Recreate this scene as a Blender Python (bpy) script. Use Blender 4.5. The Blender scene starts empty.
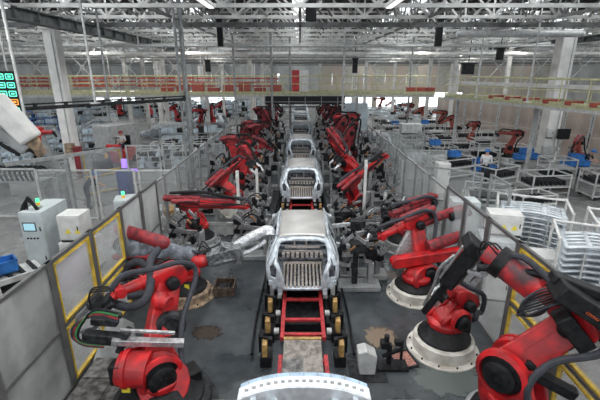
import bpy, bmesh, math, random
from mathutils import Vector, Matrix, geometry
V = Vector
R = random.Random(7)
PI = math.pi
sc = bpy.context.scene

# ------------------------------------------------------------ camera, world, exposure
CAM_H, PITCH, FPX = 5.5, math.radians(18), 400.0
cd = bpy.data.cameras.new('camera'); cam = bpy.data.objects.new('camera', cd)
sc.collection.objects.link(cam); sc.camera = cam
cd.sensor_width = 36; cd.lens = 24; cd.clip_end = 300; cd.clip_start = 0.05
cam.location = (0, 0, CAM_H); cam.rotation_euler = (PI/2 - PITCH, 0, 0)
w = bpy.data.worlds.new('sky'); sc.world = w; w.use_nodes = True
w.node_tree.nodes['Background'].inputs[0].default_value = (.86, .93, 1, 1)
w.node_tree.nodes['Background'].inputs[1].default_value = 1.15
sc.view_settings.view_transform = 'Standard'; sc.view_settings.look = 'None'
sc.view_settings.gamma = 1; sc.view_settings.exposure = -0.2
try: sc.view_settings.use_curve_mapping = False
except Exception: pass
LAMP_W = 22
SKY_W = 2300

def at(px, py, Y):
    """the point at distance Y down the hall that the photograph shows at pixel px, py"""
    a, b = px-300, 200-py
    f = FPX*math.cos(PITCH)+b*math.sin(PITCH); v = -FPX*math.sin(PITCH)+b*math.cos(PITCH)
    return V((a*Y/f, Y, CAM_H+v*Y/f))

# ------------------------------------------------------------ materials
def mat(name, col, rough=.5, metal=0., var=.12, scale=6., bump=0., alpha=1., emit=0., col2=None, coat=0.):
    m = bpy.data.materials.new(name); m.use_nodes = True
    nt = m.node_tree; b = nt.nodes['Principled BSDF']
    b.inputs['Roughness'].default_value = rough; b.inputs['Metallic'].default_value = metal
    tc = nt.nodes.new('ShaderNodeTexCoord'); n = nt.nodes.new('ShaderNodeTexNoise')
    n.inputs['Scale'].default_value = scale; n.inputs['Detail'].default_value = 6
    nt.links.new(tc.outputs['Object'], n.inputs['Vector'])
    cr = nt.nodes.new('ShaderNodeValToRGB'); nt.links.new(n.outputs['Fac'], cr.inputs['Fac'])
    c2 = col2 or tuple(c*(1-var*2) for c in col)
    c1 = tuple(min(1, c*(1+var)) for c in col)
    cr.color_ramp.elements[0].position = .38; cr.color_ramp.elements[1].position = .62
    cr.color_ramp.elements[0].color = (*c2, 1); cr.color_ramp.elements[1].color = (*c1, 1)
    nt.links.new(cr.outputs['Color'], b.inputs['Base Color'])
    if bump:
        bp = nt.nodes.new('ShaderNodeBump'); bp.inputs['Strength'].default_value = bump; bp.inputs['Distance'].default_value = .02
        nt.links.new(n.outputs['Fac'], bp.inputs['Height']); nt.links.new(bp.outputs['Normal'], b.inputs['Normal'])
    if max(col) < .08: b.inputs['Specular IOR Level'].default_value = .25
    if coat: b.inputs['Coat Weight'].default_value = coat
    if alpha < 1: b.inputs['Alpha'].default_value = alpha
    if emit:
        b.inputs['Emission Color'].default_value = (*col, 1); b.inputs['Emission Strength'].default_value = emit
    return m

M = dict(
 red=mat('red_robot_paint', (.56, .013, .016), .42, 0, .08, 4, coat=.1, col2=(.28, .011, .014)),
 mred=mat('used_red_paint', (.50, .025, .03), .5, 0, .2, 6, col2=(.26, .02, .025)),
 dred=mat('dusty_dark_red_paint', (.30, .022, .03), .55, 0, .2, 9, col2=(.12, .02, .025)),
 frred=mat('far_robot_orange_red_paint', (.36, .07, .05), .5, 0, .2, 9),
 black=mat('black_plastic', (.012, .0125, .014), .5, 0, .3, 12),
 dark=mat('dark_steel', (.035, .037, .04), .55, .3, .3, 10),
 hose=mat('grey_hose_sleeve', (.045, .048, .058), .6, 0, .1, 14, bump=.3),
 steel=mat('brushed_steel', (.50, .51, .52), .38, .8, .15, 14),
 silver=mat('silver_wrap', (.68, .70, .72), .32, .5, .2, 20, bump=.8),
 copper=mat('copper', (.52, .27, .14), .35, .8, .2, 15),
 white=mat('off_white_paint', (.66, .66, .64), .5, 0, .06, 4),
 ped=mat('worn_white_pedestal_paint', (.62, .60, .55), .6, 0, .1, 4, col2=(.44, .41, .36)),
 tan=mat('dusty_tan_paint', (.40, .29, .19), .6, 0, .2, 7, col2=(.16, .12, .09)),
 grey=mat('mid_grey_paint', (.30, .31, .31), .5, .1, .12, 5),
 lgrey=mat('light_grey_paint', (.52, .53, .52), .5, .1, .1, 5),
 cab=mat('cabinet_blue_grey_paint', (.50, .55, .56), .5, 0, .05, 3),
 yellow=mat('safety_yellow_paint', (.62, .42, .04), .5, 0, .15, 6),
 ochre=mat('ochre_block_paint', (.42, .26, .09), .55, 0, .2, 8),
 pyel=mat('pale_yellow_railing_paint', (.50, .49, .27), .5, 0, .1, 4),
 blue=mat('blue_plastic', (.03, .17, .50), .45, 0, .15, 5),
 dblue=mat('dark_blue_panel', (.02, .05, .22), .4, 0, .15, 5),
 green=mat('green_lamp', (.1, .95, .4), .4, 0, 0, 5, emit=1.2),
 amber=mat('amber_lamp', (.9, .5, .05), .4, 0, 0, 5),
 body=mat('galvanised_body_steel', (.66, .71, .75), .32, .4, .10, 7, col2=(.48, .54, .59)),
 roof=mat('dull_roof_steel', (.50, .49, .47), .42, .4, .06, 2, col2=(.43, .42, .405)),
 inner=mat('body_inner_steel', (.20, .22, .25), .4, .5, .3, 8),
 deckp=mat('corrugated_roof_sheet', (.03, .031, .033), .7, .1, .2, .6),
 truss=mat('truss_grey_paint', (.66, .66, .63), .55, .1, .1, 2),
 trussm=mat('truss_mid_grey_paint', (.24, .24, .235), .6, .1, .1, 2),
 trussd=mat('truss_dark_paint', (.12, .125, .125), .6, .1, .2, 2),
 duct=mat('dark_duct_sheet', (.10, .11, .11), .6, .2, .2, 3),
 conc=mat('column_white_paint', (.84, .83, .80), .7, 0, .06, 1.5),
 beige=mat('beige_wall_panel', (.55, .50, .43), .7, 0, .03, .6),
 wallm=mat('grey_wall_sheet', (.42, .43, .42), .8, 0, .12, .4),
 plate=mat('checker_plate', (.20, .195, .19), .5, .4, .3, 8, bump=.5),
 palep=mat('pale_blue_parts', (.66, .75, .82), .4, .1, .1, 3, col2=(.50, .60, .68)),
 fencef=mat('dark_fence_frame', (.12, .12, .12), .5, .2, .1, 3),
 wood=mat('chipboard_plate', (.24, .215, .19), .7, 0, .25, 10),
 skyl=mat('skylight_sheet', (.92, .96, 1), .5, 0, 0, 1, emit=1.9),
 tube=mat('lamp_tube', (1, .98, .94), .4, 0, 0, 1, emit=1.3),
 skin=mat('skin', (.55, .33, .24), .5, 0, .05, 8),
 shirtw=mat('white_shirt_cloth', (.70, .70, .72), .8, 0, .06, 8),
 shirtd=mat('dark_work_cloth', (.03, .035, .05), .8, 0, .1, 8),
 pants=mat('dark_trouser_cloth', (.04, .045, .07), .8, 0, .1, 8),
 sign=mat('yellow_sign', (.85, .70, .05), .5, 0, 0, 8),
 pinkp=mat('blocked_pink_film', (.62, .55, .60), .6, 0, .05, 3),
 screen=mat('lit_screen', (.35, .6, .7), .3, 0, 0, 8, emit=.6),
 led=mat('green_led_digits', (.15, .95, .65), .4, 0, 0, 8, emit=1.0),
 ledo=mat('orange_led_digits', (.95, .35, .05), .4, 0, 0, 8, emit=1.0),
 violet=mat('violet_lamp', (.42, .25, .95), .4, 0, 0, 8, emit=.9),
 otext=mat('orange_lettering', (.50, .09, .03), .5, 0, 0, 8),
 rubber=mat('rubber', (.03, .03, .03), .8, 0, .1, 8),
)
def pane_mat(name, col, alpha, rough=.25, var=.1):
    return mat(name, col, rough, 0, var, 1.2, alpha=alpha)
M['poly'] = pane_mat('frosted_polycarbonate', (.50, .52, .51), .60, .35, .15)
M['clear'] = pane_mat('clear_polycarbonate', (.55, .58, .58), .30, .15, .15)
M['glassy'] = pane_mat('thin_clear_sheet', (.5, .53, .53), .16, .12, .1)
M['dirty'] = pane_mat('dirty_polycarbonate', (.34, .35, .34), .62, .3, .2)
M['film'] = pane_mat('printed_film', (.66, .58, .62), .85, .4, .1)

def floor_mat():
    m = bpy.data.materials.new('painted_floor'); m.use_nodes = True
    nt = m.node_tree; b = nt.nodes['Principled BSDF']; L = nt.links.new
    tc = nt.nodes.new('ShaderNodeTexCoord')
    def noise(s, d=8):
        n = nt.nodes.new('ShaderNodeTexNoise'); n.inputs['Scale'].default_value = s; n.inputs['Detail'].default_value = d
        L(tc.outputs['Object'], n.inputs['Vector']); return n
    def ramp(src, p0, c0, p1, c1):
        r = nt.nodes.new('ShaderNodeValToRGB'); L(src, r.inputs['Fac'])
        r.color_ramp.elements[0].position = p0; r.color_ramp.elements[0].color = (*c0, 1)
        r.color_ramp.elements[1].position = p1; r.color_ramp.elements[1].color = (*c1, 1); return r
    n1 = noise(.7); n2 = noise(3.5); n3 = noise(.35, 4)
    r1 = ramp(n1.outputs['Fac'], .35, CELL[0], .65, CELL[1])
    r2 = ramp(n2.outputs['Fac'], .42, (.75, .75, .75), .6, (1.05, 1.05, 1.05))
    mx = nt.nodes.new('ShaderNodeMixRGB'); mx.blend_type = 'MULTIPLY'; mx.inputs[0].default_value = 1
    L(r1.outputs[0], mx.inputs[1]); L(r2.outputs[0], mx.inputs[2])
    L(mx.outputs[0], b.inputs['Base Color'])
    r3 = ramp(n3.outputs['Fac'], .4, (.22,)*3, .6, (.5,)*3); L(r3.outputs[0], b.inputs['Roughness'])
    return m
CELL = ((.036, .044, .050), (.074, .084, .090)); M['cellfloor'] = floor_mat()
CELL = ((.17, .17, .168), (.27, .27, .262)); M['aisle'] = floor_mat()

def stain_mat(name, c, thr=.5):
    m = bpy.data.materials.new(name); m.use_nodes = True; nt = m.node_tree; b = nt.nodes['Principled BSDF']; L = nt.links.new
    b.inputs['Base Color'].default_value = (*c, 1); b.inputs['Roughness'].default_value = .45
    tc = nt.nodes.new('ShaderNodeTexCoord'); n = nt.nodes.new('ShaderNodeTexNoise'); n.inputs['Scale'].default_value = 3.5; n.inputs['Detail'].default_value = 8
    L(tc.outputs['Object'], n.inputs['Vector'])
    g = nt.nodes.new('ShaderNodeTexGradient'); g.gradient_type = 'SPHERICAL'; L(tc.outputs['Object'], g.inputs['Vector'])
    a = nt.nodes.new('ShaderNodeMath'); a.operation = 'ADD'; L(n.outputs['Fac'], a.inputs[0]); L(g.outputs['Fac'], a.inputs[1])
    r = nt.nodes.new('ShaderNodeMapRange'); r.inputs['From Min'].default_value = thr+.25; r.inputs['From Max'].default_value = thr+.45; L(a.outputs[0], r.inputs['Value'])
    L(r.outputs[0], b.inputs['Alpha']); return m

# ------------------------------------------------------------ mesh helpers
def basis(d, up=V((0, 0, 1))):
    z = d.normalized(); u = up if abs(z.dot(up)) < .98 else V((1, 0, 0))
    x = u.cross(z).normalized(); y = z.cross(x); return x, y, z
class MB:
    def __init__(s): s.v = []; s.f = []; s.m = []; s.i = 0; s.T = None
    def _add(s, vs, fs):
        o = len(s.v)
        s.v += [tuple(s.T @ V(p)) if s.T else tuple(p) for p in vs]
        s.f += [tuple(i+o for i in f) for f in fs]; s.m += [s.i]*len(fs); return s
    def box(s, c, d, rz=0, rx=0):
        q = Matrix.Rotation(rz, 3, 'Z') @ Matrix.Rotation(rx, 3, 'X'); c = V(c)
        vs = [c + q @ V((a*d[0]/2, b*d[1]/2, e*d[2]/2)) for a in (-1, 1) for b in (-1, 1) for e in (-1, 1)]
        return s._add(vs, [(0, 1, 3, 2), (4, 6, 7, 5), (0, 4, 5, 1), (2, 3, 7, 6), (0, 2, 6, 4), (1, 5, 7, 3)])
    def bar(s, p, q, a, b=None, up=V((0, 0, 1))):
        b = b or a; p, q = V(p), V(q); x, y, z = basis(q-p, up)
        vs = [e + x*i*a/2 + y*j*b/2 for e in (p, q) for i, j in ((-1, -1), (1, -1), (1, 1), (-1, 1))]
        return s._add(vs, [(3, 2, 1, 0), (4, 5, 6, 7), (0, 1, 5, 4), (1, 2, 6, 5), (2, 3, 7, 6), (3, 0, 4, 7)])
    def cyl(s, p, q, r0, r1=None, n=16):
        r1 = r0 if r1 is None else r1; p, q = V(p), V(q); x, y, z = basis(q-p)
        vs = [e + (x*math.cos(2*PI*k/n) + y*math.sin(2*PI*k/n))*r for e, r in ((p, r0), (q, r1)) for k in range(n)]
        fs = [(k, (k+1) % n, n+(k+1) % n, n+k) for k in range(n)]
        return s._add(vs, fs+[tuple(range(n-1, -1, -1)), tuple(range(n, 2*n))])
    def lathe(s, c, prof, ax=V((0, 0, 1)), n=24):
        c = V(c); x, y, z = basis(V(ax)); vs = []; fs = []
        for r, h in prof: vs += [c + z*h + (x*math.cos(2*PI*k/n)+y*math.sin(2*PI*k/n))*max(r, 1e-4) for k in range(n)]
        for i in range(len(prof)-1):
            fs += [(i*n+k, i*n+(k+1) % n, (i+1)*n+(k+1) % n, (i+1)*n+k) for k in range(n)]
        fs += [tuple(range(n-1, -1, -1)), tuple(range((len(prof)-1)*n, len(prof)*n))]
        return s._add(vs, fs)
    def ball(s, c, r, n=12, sq=(1, 1, 1)):
        c = V(c); vs = []; fs = []; m = n//2
        for i in range(m+1):
            t = PI*i/m
            vs += [c+V((math.sin(t)*math.cos(2*PI*k/n)*r*sq[0], math.sin(t)*math.sin(2*PI*k/n)*r*sq[1], math.cos(t)*r*sq[2])) for k in range(n)]
        for i in range(m): fs += [(i*n+k, (i+1)*n+k, (i+1)*n+(k+1) % n, i*n+(k+1) % n) for k in range(n)]
        return s._add(vs, fs)
    def prism(s, pts, off):
        n = len(pts); off = V(off); vs = [V(p)-off/2 for p in pts]+[V(p)+off/2 for p in pts]
        return s._add(vs, [tuple(range(n-1, -1, -1)), tuple(range(n, 2*n))]+[(k, (k+1) % n, n+(k+1) % n, n+k) for k in range(n)])
    def hull(s, p, q, r0, r1, wd, nrm, n=9):
        p, q, nrm = V(p), V(q), V(nrm).normalized(); d = (q-p); L = d.length; d = d/L
        nrm = (nrm - d*nrm.dot(d)).normalized(); u = nrm.cross(d)
        a = math.asin(max(-.9, min(.9, (r0-r1)/L))); pts = []
        for k in range(n+1):
            t = PI/2-a + (PI+2*a)*k/n; pts.append(p + (d*math.cos(t)+u*math.sin(t))*r0)
        for k in range(n+1):
            t = -PI/2-a + (PI-2*a)*k/n + 0; pts.append(q + (d*math.cos(t+2*a)+u*math.sin(t+2*a))*r1)
        return s.prism(pts, nrm*wd)
    def tube(s, pts, r, n=8, smooth=True):
        pts = [V(p) for p in pts]
        if smooth and len(pts) > 2:
            o = []
            for i in range(len(pts)-1):
                a = pts[max(i-1, 0)]; b = pts[i]; c = pts[i+1]; d = pts[min(i+2, len(pts)-1)]
                for k in range(5):
                    t = k/5; o.append(.5*((2*b)+(c-a)*t+(2*a-5*b+4*c-d)*t*t+(3*b-3*c+d-a)*t**3))
            pts = o+[pts[-1]]
        vs = []; fs = []; x = None
        for i, p in enumerate(pts):
            d = (pts[min(i+1, len(pts)-1)]-pts[max(i-1, 0)])
            if d.length < 1e-6: d = V((0, 0, 1))
            d.normalize()
            if x is None: x = basis(d)[0]
            x = (x-d*x.dot(d)); x = x.normalized() if x.length > 1e-5 else basis(d)[0]
            y = d.cross(x)
            vs += [p+(x*math.cos(2*PI*k/n)+y*math.sin(2*PI*k/n))*r for k in range(n)]
        for i in range(len(pts)-1): fs += [(i*n+k, i*n+(k+1) % n, (i+1)*n+(k+1) % n, (i+1)*n+k) for k in range(n)]
        fs += [tuple(range(n-1, -1, -1)), tuple(range((len(pts)-1)*n, len(pts)*n))]
        return s._add(vs, fs)
    def build(s, name, m, parent=None, bevel=0, solid=0):
        me = bpy.data.meshes.new(name); me.from_pydata(s.v, [], s.f); me.update()
        for x in (m if isinstance(m, (list, tuple)) else [m]): me.materials.append(M[x] if isinstance(x, str) else x)
        me.polygons.foreach_set('material_index', s.m)
        bm = bmesh.new(); bm.from_mesh(me); bmesh.ops.recalc_face_normals(bm, faces=bm.faces); bm.to_mesh(me); bm.free()
        me.polygons.foreach_set('use_smooth', [True]*len(me.polygons)); me.set_sharp_from_angle(angle=math.radians(38))
        o = bpy.data.objects.new(name, me); sc.collection.objects.link(o)
        if parent is not None: o.parent = parent
        if bevel:
            b = o.modifiers.new('bevel', 'BEVEL'); b.width = bevel; b.segments = 2; b.limit_method = 'ANGLE'; b.angle_limit = math.radians(40)
        if solid:
            b = o.modifiers.new('solid', 'SOLIDIFY'); b.thickness = solid; b.offset = 0
        return o
def tag(o, label=None, cat=None, group=None, kind=None):
    if label: o['label'] = label
    if cat: o['category'] = cat
    if group: o['group'] = group
    if kind: o['kind'] = kind
    return o
def thing(name, label, cat, loc=(0, 0, 0), rz=0, group=None):
    o = bpy.data.objects.new(name, None); sc.collection.objects.link(o); o.location = loc; o.rotation_euler = (0, 0, rz)
    o.empty_display_size = .2
    return tag(o, label, cat, group)
KIDS = {}
def dup(root, loc, rz=0, label=None, group=None, scale=None):
    r = root.copy(); sc.collection.objects.link(r); r.location = loc; r.rotation_euler = (0, 0, rz)
    if scale: r.scale = scale
    if label: r['label'] = label
    if group: r['group'] = group
    if root.name not in KIDS: KIDS[root.name] = [(c, list(c.children)) for c in root.children]
    for c, gs in KIDS[root.name]:
        k = c.copy(); sc.collection.objects.link(k); k.parent = r
        for g in gs: d = g.copy(); sc.collection.objects.link(d); d.parent = k
    return r
def struct(mb, name, m, **k): return tag(mb.build(name, m, **k), kind='structure')
class Proto:
    """first placing moves the original itself, later ones copy it"""
    def __init__(s, o): s.o = o; s.used = False
    def put(s, loc, rz=0, label=None, group=None, scale=None):
        if s.used: return dup(s.o, loc, rz, label, group, scale)
        s.used = True; s.o.location = loc; s.o.rotation_euler = (0, 0, rz)
        KIDS[s.o.name] = [(c, list(c.children)) for c in s.o.children]
        if scale: s.o.scale = scale
        tag(s.o, label, None, group); return s.o

# ------------------------------------------------------------ the hall
HX, HY, RZ = 36., 82., 9.6
struct(MB().box((0, HY/2-6, -.05), (2*HX, HY+14, .1)), 'floor', 'aisle')
tag(MB().box((0, 19, .004), (8.3, 34, .012)).build('floor_cell', 'cellfloor'), kind='structure')
d = MB()
strips = [-30, -22.5, -15, -7.5, 0, 7.5, 15, 22.5, 30]
xs = [-HX]
for x in strips: xs += [x-.5, x+.5]
xs.append(HX)
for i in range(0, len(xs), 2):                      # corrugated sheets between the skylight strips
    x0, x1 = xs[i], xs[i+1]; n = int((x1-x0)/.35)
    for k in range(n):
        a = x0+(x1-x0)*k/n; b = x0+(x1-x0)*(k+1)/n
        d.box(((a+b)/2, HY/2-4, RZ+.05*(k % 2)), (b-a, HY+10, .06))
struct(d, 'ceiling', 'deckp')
for i, x in enumerate(strips):
    struct(MB().box((x, HY/2-4, RZ+.12), (1.05, HY+10, .03)), 'window_%d' % (20+i), 'skyl')
    ld = bpy.data.lights.new('skylight_glow', 'AREA'); ld.shape = 'RECTANGLE'; ld.size = 1.0; ld.size_y = HY+8; ld.energy = SKY_W; ld.color = (.94, .97, 1)
    lo = bpy.data.objects.new('skylight_glow', ld); sc.collection.objects.link(lo); lo.location = (x, HY/2-4, RZ+.08)
d = MB()
struct(MB().box((-HX, HY/2-4, 4.8), (.2, HY+10, 9.6)), 'wall_left', 'wallm')
struct(MB().box((HX, HY/2-4, 4.8), (.2, HY+10, 9.6)), 'wall_right', 'wallm')
# far wall, with door openings to daylight
wf = MB(); wf.box((0, HY, 7.2), (2*HX, .2, 4.8)); wf.box((0, HY, .3), (2*HX, .2, .6))
opens = [(-26, -16), (-10, -4), (6, 14), (15.5, 27), (28, 33)]; last = -HX
for a, b in opens:
    wf.box(((last+a)/2, HY, 2.7), (a-last, .2, 4.2)); last = b
wf.box(((last+HX)/2, HY, 2.7), (HX-last, .2, 4.2))
struct(wf, 'wall_far', 'wallm')
M['day'] = mat('daylit_opening', (.95, .98, 1), .5, 0, 0, 1, emit=3.0)
for i, (a, b) in enumerate(opens):
    g = struct(MB().box(((a+b)/2, HY+.06, 2.7), (b-a, .05, 4.2)), 'window_%d' % (i+1), 'day')
    f = MB()
    for k in range(int((b-a)/1.5)+1): f.box((a+k*1.5, HY, 2.7), (.08, .12, 4.2))
    f.box(((a+b)/2, HY, 2.7), (b-a, .12, .08)); f.build('window_frame', 'grey', g)

# roof space frame: cross trusses and lengthwise trusses
ZB, ZT = 7.7, 9.1
def truss(n, step, m, chord=.13, webr=.09, wm='truss'):
    t = thing('roof_truss', '', 'truss')
    L = n*step
    MB().box((0, 0, ZB), (L, chord, chord)).build('bottom_chord', m, t)
    MB().box((0, 0, ZT), (L, chord, chord)).build('top_chord', wm, t)
    wb = MB()
    for k in range(n):
        a = -L/2+k*step
        wb.bar((a, 0, ZB), (a+step/2, 0, ZT), webr); wb.bar((a+step/2, 0, ZT), (a+step, 0, ZB), webr)
        wb.bar((a, 0, ZB), (a, 0, ZT), webr*.7)
    wb.build('web', wm, t); return t
pt = Proto(truss(24, 2.8, 'truss')); pd = Proto(truss(24, 2.8, 'trussd', .22, .08)); pl = Proto(truss(30, 2.8, 'trussm', .11, .07, 'trussm'))
ordn = ['nearest', 'second', 'third', 'fourth', 'fifth', 'sixth', 'seventh', 'eighth', 'ninth', 'tenth', 'eleventh', 'twelfth', 'thirteenth', 'fourteenth', 'fifteenth', 'sixteenth', 'seventeenth', 'eighteenth', 'nineteenth', 'twentieth', 'twenty-first', 'twenty-second', 'twenty-third', 'twenty-fourth', 'twenty-fifth']
ys = [15.8+3.2*k for k in range(20)]
for k, y in enumerate(ys):
    p = pd if k in (2, 8, 14) else pt
    p.put((0, y, 0), 0, ('dark-chorded' if p is pd else 'light grey')+' roof truss running across the hall, %s from the viewer' % ordn[k], 'cross trusses of the roof')
xl = [-28+2.8*k*1 for k in range(21)]
xl = [x for k, x in enumerate(xl) if k % 2 == 0]
for k, x in enumerate(xl):
    pl.put((x, 15.8+42, 0), PI/2, 'lengthwise grey roof truss running away from the viewer, %s from the left' % (['leftmost']+ordn[1:])[k], 'lengthwise trusses of the roof')
pg = Proto(truss(24, 2.8, 'trussm', .10, .06))
for k, y in enumerate([33.5, 38.2, 43, 48, 53]):
    pg.put((0, y, -1.25-.1*k), 0, 'lower lattice girder hung under the rear roof, %s from the viewer' % ordn[k], 'lower girders of the rear roof')
# diagonal space-frame braces between trusses, one set per bay
br = MB()
for i in range(0, 20):
    x = -28+i*2.8
    br.bar((x, 0, ZT), (x+1.4, 3.2, ZB), .06); br.bar((x+1.4, 3.2, ZT), (x, 0, ZB), .06)
pb = Proto(tag(br.build('roof_brace', 'trussm'), '', 'brace'))
for k, y in enumerate(ys[:-1]):
    pb.put((0, y, 0), 0, 'slim diagonal tube bracing in the %s roof bay from the viewer' % ordn[k], 'diagonal bracing of the roof')

# purlins, cable trays, ducts
def beam(name, p, q, wd, h, m, label, cat):
    p, q = V(p), V(q); b = MB()
    b.bar(p+V((0, 0, h/2)), q+V((0, 0, h/2)), wd, .04); b.bar(p-V((0, 0, h/2)), q-V((0, 0, h/2)), wd, .04); b.bar(p, q, wd*.45, h)
    n = int((q-p).length/1.5)
    for k in range(n+1): c = p+(q-p)*k/n; b.box(c, (wd*.95, .05, h*.95), math.atan2(q.y-p.y, q.x-p.x)-PI/2)
    return tag(b.build(name, m), label, cat)
beam('crane_beam', (-10.2, 12.5, 7.45), (-12.6, 60, 7.4), .5, .42, 'duct', 'dark crane beam crossing the white column at upper left', 'beam')
beam('crane_beam', (17.5, 14, 7.3), (17.5, 60, 7.3), .4, .3, 'duct', 'dark crane beam behind the white column at upper right', 'beam')
tag(MB().cyl((8.5, 23.4, 7.35), (15.3, 23.4, 7.35), .16).build('duct_pipe', 'lgrey'), 'thick pale pipe running into the top of the right white column', 'pipe')
tag(MB().cyl((-30, 40, 6.2), (30, 40, 6.2), .12).build('duct_pipe', 'grey'), 'grey pipe slung across the hall behind the raised walkway', 'pipe')
for i, (px, py, y, l, wd) in enumerate([(311, 6, 17, 1.1, .42), (439, 33, 24, 1.4, .35), (220, 32, 24, 1.5, .3), (500, 54, 30, .8, .45), (208, 66, 34, .9, .4), (468, 69, 33, .8, .9), (355, 66, 34, 1.1, .4)]):
    c = at(px, py, y); b = MB(); b.box((0, 0, 0), (wd, .3, l)); b.box((0, 0, l/2), (wd*1.3, .4, .1)); b.cyl((0, 0, l/2), (0, 0, RZ-c.z), .03)
    o = tag(b.build('speaker_box' if i < 3 else 'air_box', 'black' if i < 5 else 'dark', bevel=.02), ['black hanging box at the top centre of the roof', 'narrow black box hanging under the roof right of centre', 'black duct outlet hanging under the roof left of centre', 'black box hanging near the right walkway railing', 'small dark box hung above the left walkway racks', 'wide dark unit hung behind the right walkway', 'dark box hung above the far beige panels'][i], 'hanging box')
    o.location = c

DZ = 4.0
# hung services under the roof: lipped trays, pipes with their drop rods, tie braces
for k, (y, z, r_, m_) in enumerate([(26.5, 6.9, .07, 'lgrey'), (31, 6.6, .10, 'truss'), (35, 6.9, .12, 'grey'), (39.5, 6.5, .10, 'truss'), (44, 6.8, .14, 'lgrey'), (49, 6.6, .12, 'truss'), (55.2, 6.9, .14, 'lgrey')]):
    t = thing('service_pipe', 'grey service pipe hung across the hall under the roof trusses, %s from the viewer' % ordn[k], 'pipe', (0, y, z), 0, 'service pipes under the roof')
    MB().cyl((-26, 0, 0), (26, 0, 0), r_).cyl((-26, .35, .12), (26, .35, .12), r_*.6).build('pipe_run', m_, t)
    for q in range(14):
        x = -26+q*4; MB().cyl((x, 0, -.1), (x, 0, RZ-z), .035, n=8).box((x, .15, -.12), (.1, .7, .06)).build('drop_rod', 'truss', t)
tb = MB(); 
for a, b_ in (((0, 0, 0), (3, 0, 3.4)), ((3, 0, 0), (0, 0, 3.4)), ((0, 0, 0), (0, 0, 3.6)), ((0, 0, 3.4), (3, 0, 3.4))): tb.bar(a, b_, .07)
tb.box((1.5, 0, 1.7), (.3, .04, .3)); ptb = Proto(tag(tb.build('tie_brace', 'lgrey'), '', 'brace'))
for k, x in enumerate([-25, -21.5, -18, -14.5, -11, -7.5, -4, 4.5, 8, 11.5, 15, 18.5, 22]):
    ptb.put((x, 31.9 if x < 0 else 35, DZ), 0, 'thin crossed tie brace rising from the mezzanine to the roof, %s from the left' % (['leftmost']+ordn[1:])[k], 'tie braces over the mezzanine')
for k, (px, y) in enumerate([(125, 34), (143, 36), (163, 35), (205, 37), (222, 44), (250, 36), (262, 45), (320, 42), (366, 40), (395, 44), (430, 38), (455, 34), (508, 33)]):
    c = at(px, 70, y); b = MB(); b.box((0, 0, ZB/2), (.28, .28, ZB)); b.box((0, 0, ZB-.15), (.6, .6, .12)); b.box((0, 0, .03), (.6, .6, .06))
    o = tag(b.build('support_post', 'truss', bevel=.02), 'pale square roof post behind the mezzanine railing, %s from the left' % (['leftmost']+ordn[1:])[k], 'pole', 'pale roof posts behind the mezzanine'); o.location = (c.x, y, 0)

# ------------------------------------------------------------ lamps
def batten(L, power):
    t = thing('ceiling_light', '', 'lamp')
    MB().box((0, 0, .05), (.22, L, .08)).box((0, 0, .1), (.1, L, .06)).build('housing', 'white', t, bevel=.01)
    MB().box((0, 0, 0), (.14, L*.97, .03)).build('tube', 'tube', t)
    h = MB(); h.cyl((0, -L*.4, .1), (0, -L*.4, .9), .012); h.cyl((0, L*.4, .1), (0, L*.4, .9), .012); h.build('hanger', 'grey', t)
    ld = bpy.data.lights.new('lamp_glow', 'AREA'); ld.shape = 'RECTANGLE'; ld.size = .2; ld.size_y = L; ld.energy = power; ld.color = (1, .97, .93)
    lo = bpy.data.objects.new('lamp_glow', ld); sc.collection.objects.link(lo); lo.parent = t; lo.location = (0, 0, -.03)
    return t
lp = Proto(batten(5.0, LAMP_W*5))
side = {-15: 'far left', -8: 'left', -2.4: 'just left of the line', 2.4: 'just right of the line', 9: 'right', 16: 'far right'}
for j, y in enumerate([2, 9.5, 30, 40, 52]):
    for x in side:
        if 10 < y and abs(x) < 5: continue
        lp.put((x, y, 7.1), 0, 'long white strip light hung %s, %s row from the viewer' % (side[x], ordn[j]), 'strip lights under the roof')

# ------------------------------------------------------------ columns and poles
def column(x, y, label, s=.62, h=ZB, cols=True):
    t = thing('column', label, 'column', (x, y, 0))
    MB().box((0, 0, h/2), (s, s, h)).box((0, 0, .35), (s+.14, s+.14, .7)).box((0, 0, h-.1), (s+.25, s+.25, .2)).build('shaft', 'conc', t, bevel=.03)
    MB().cyl((s/2*.5, -s/2-.04, .7), (s/2*.5, -s/2-.04, h-.3), .03).build('conduit', 'lgrey', t)
    return t
column(-12.95, 22.5, 'thick white column at left beside the red cabinet')
c = column(15.5, 25, 'thick white column at right beyond the trolleys', .8)
for x, y, s, d in [(-13.5, 40, .6, 'left behind the walkway'), (-13.5, 57, .6, 'far left near the back wall'), (15.5, 42, .7, 'right behind the walkway'), (15.5, 59, .7, 'far right near the back wall'), (6, 46, .5, 'right of the line under the far walkway'), (-5.2, 46, .5, 'left of the line under the far walkway')]:
    column(x, y, 'slim white column '+d, s)
m = MB()
for dx, dy in ((-.15, 0), (.15, 0), (0, .2)): m.cyl((dx, dy, 0), (dx, dy, 8.4), .055)
for k in range(14): m.box((0, .05, .4+k*.6), (.34, .22, .03))
m.box((0, .05, .02), (.6, .5, .04)); o = tag(m.build('steel_mast', 'grey'), 'three-tube grey steel mast rising to the roof left of the line', 'pole'); o.location = (-5.2, 18.5, 0)
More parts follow.
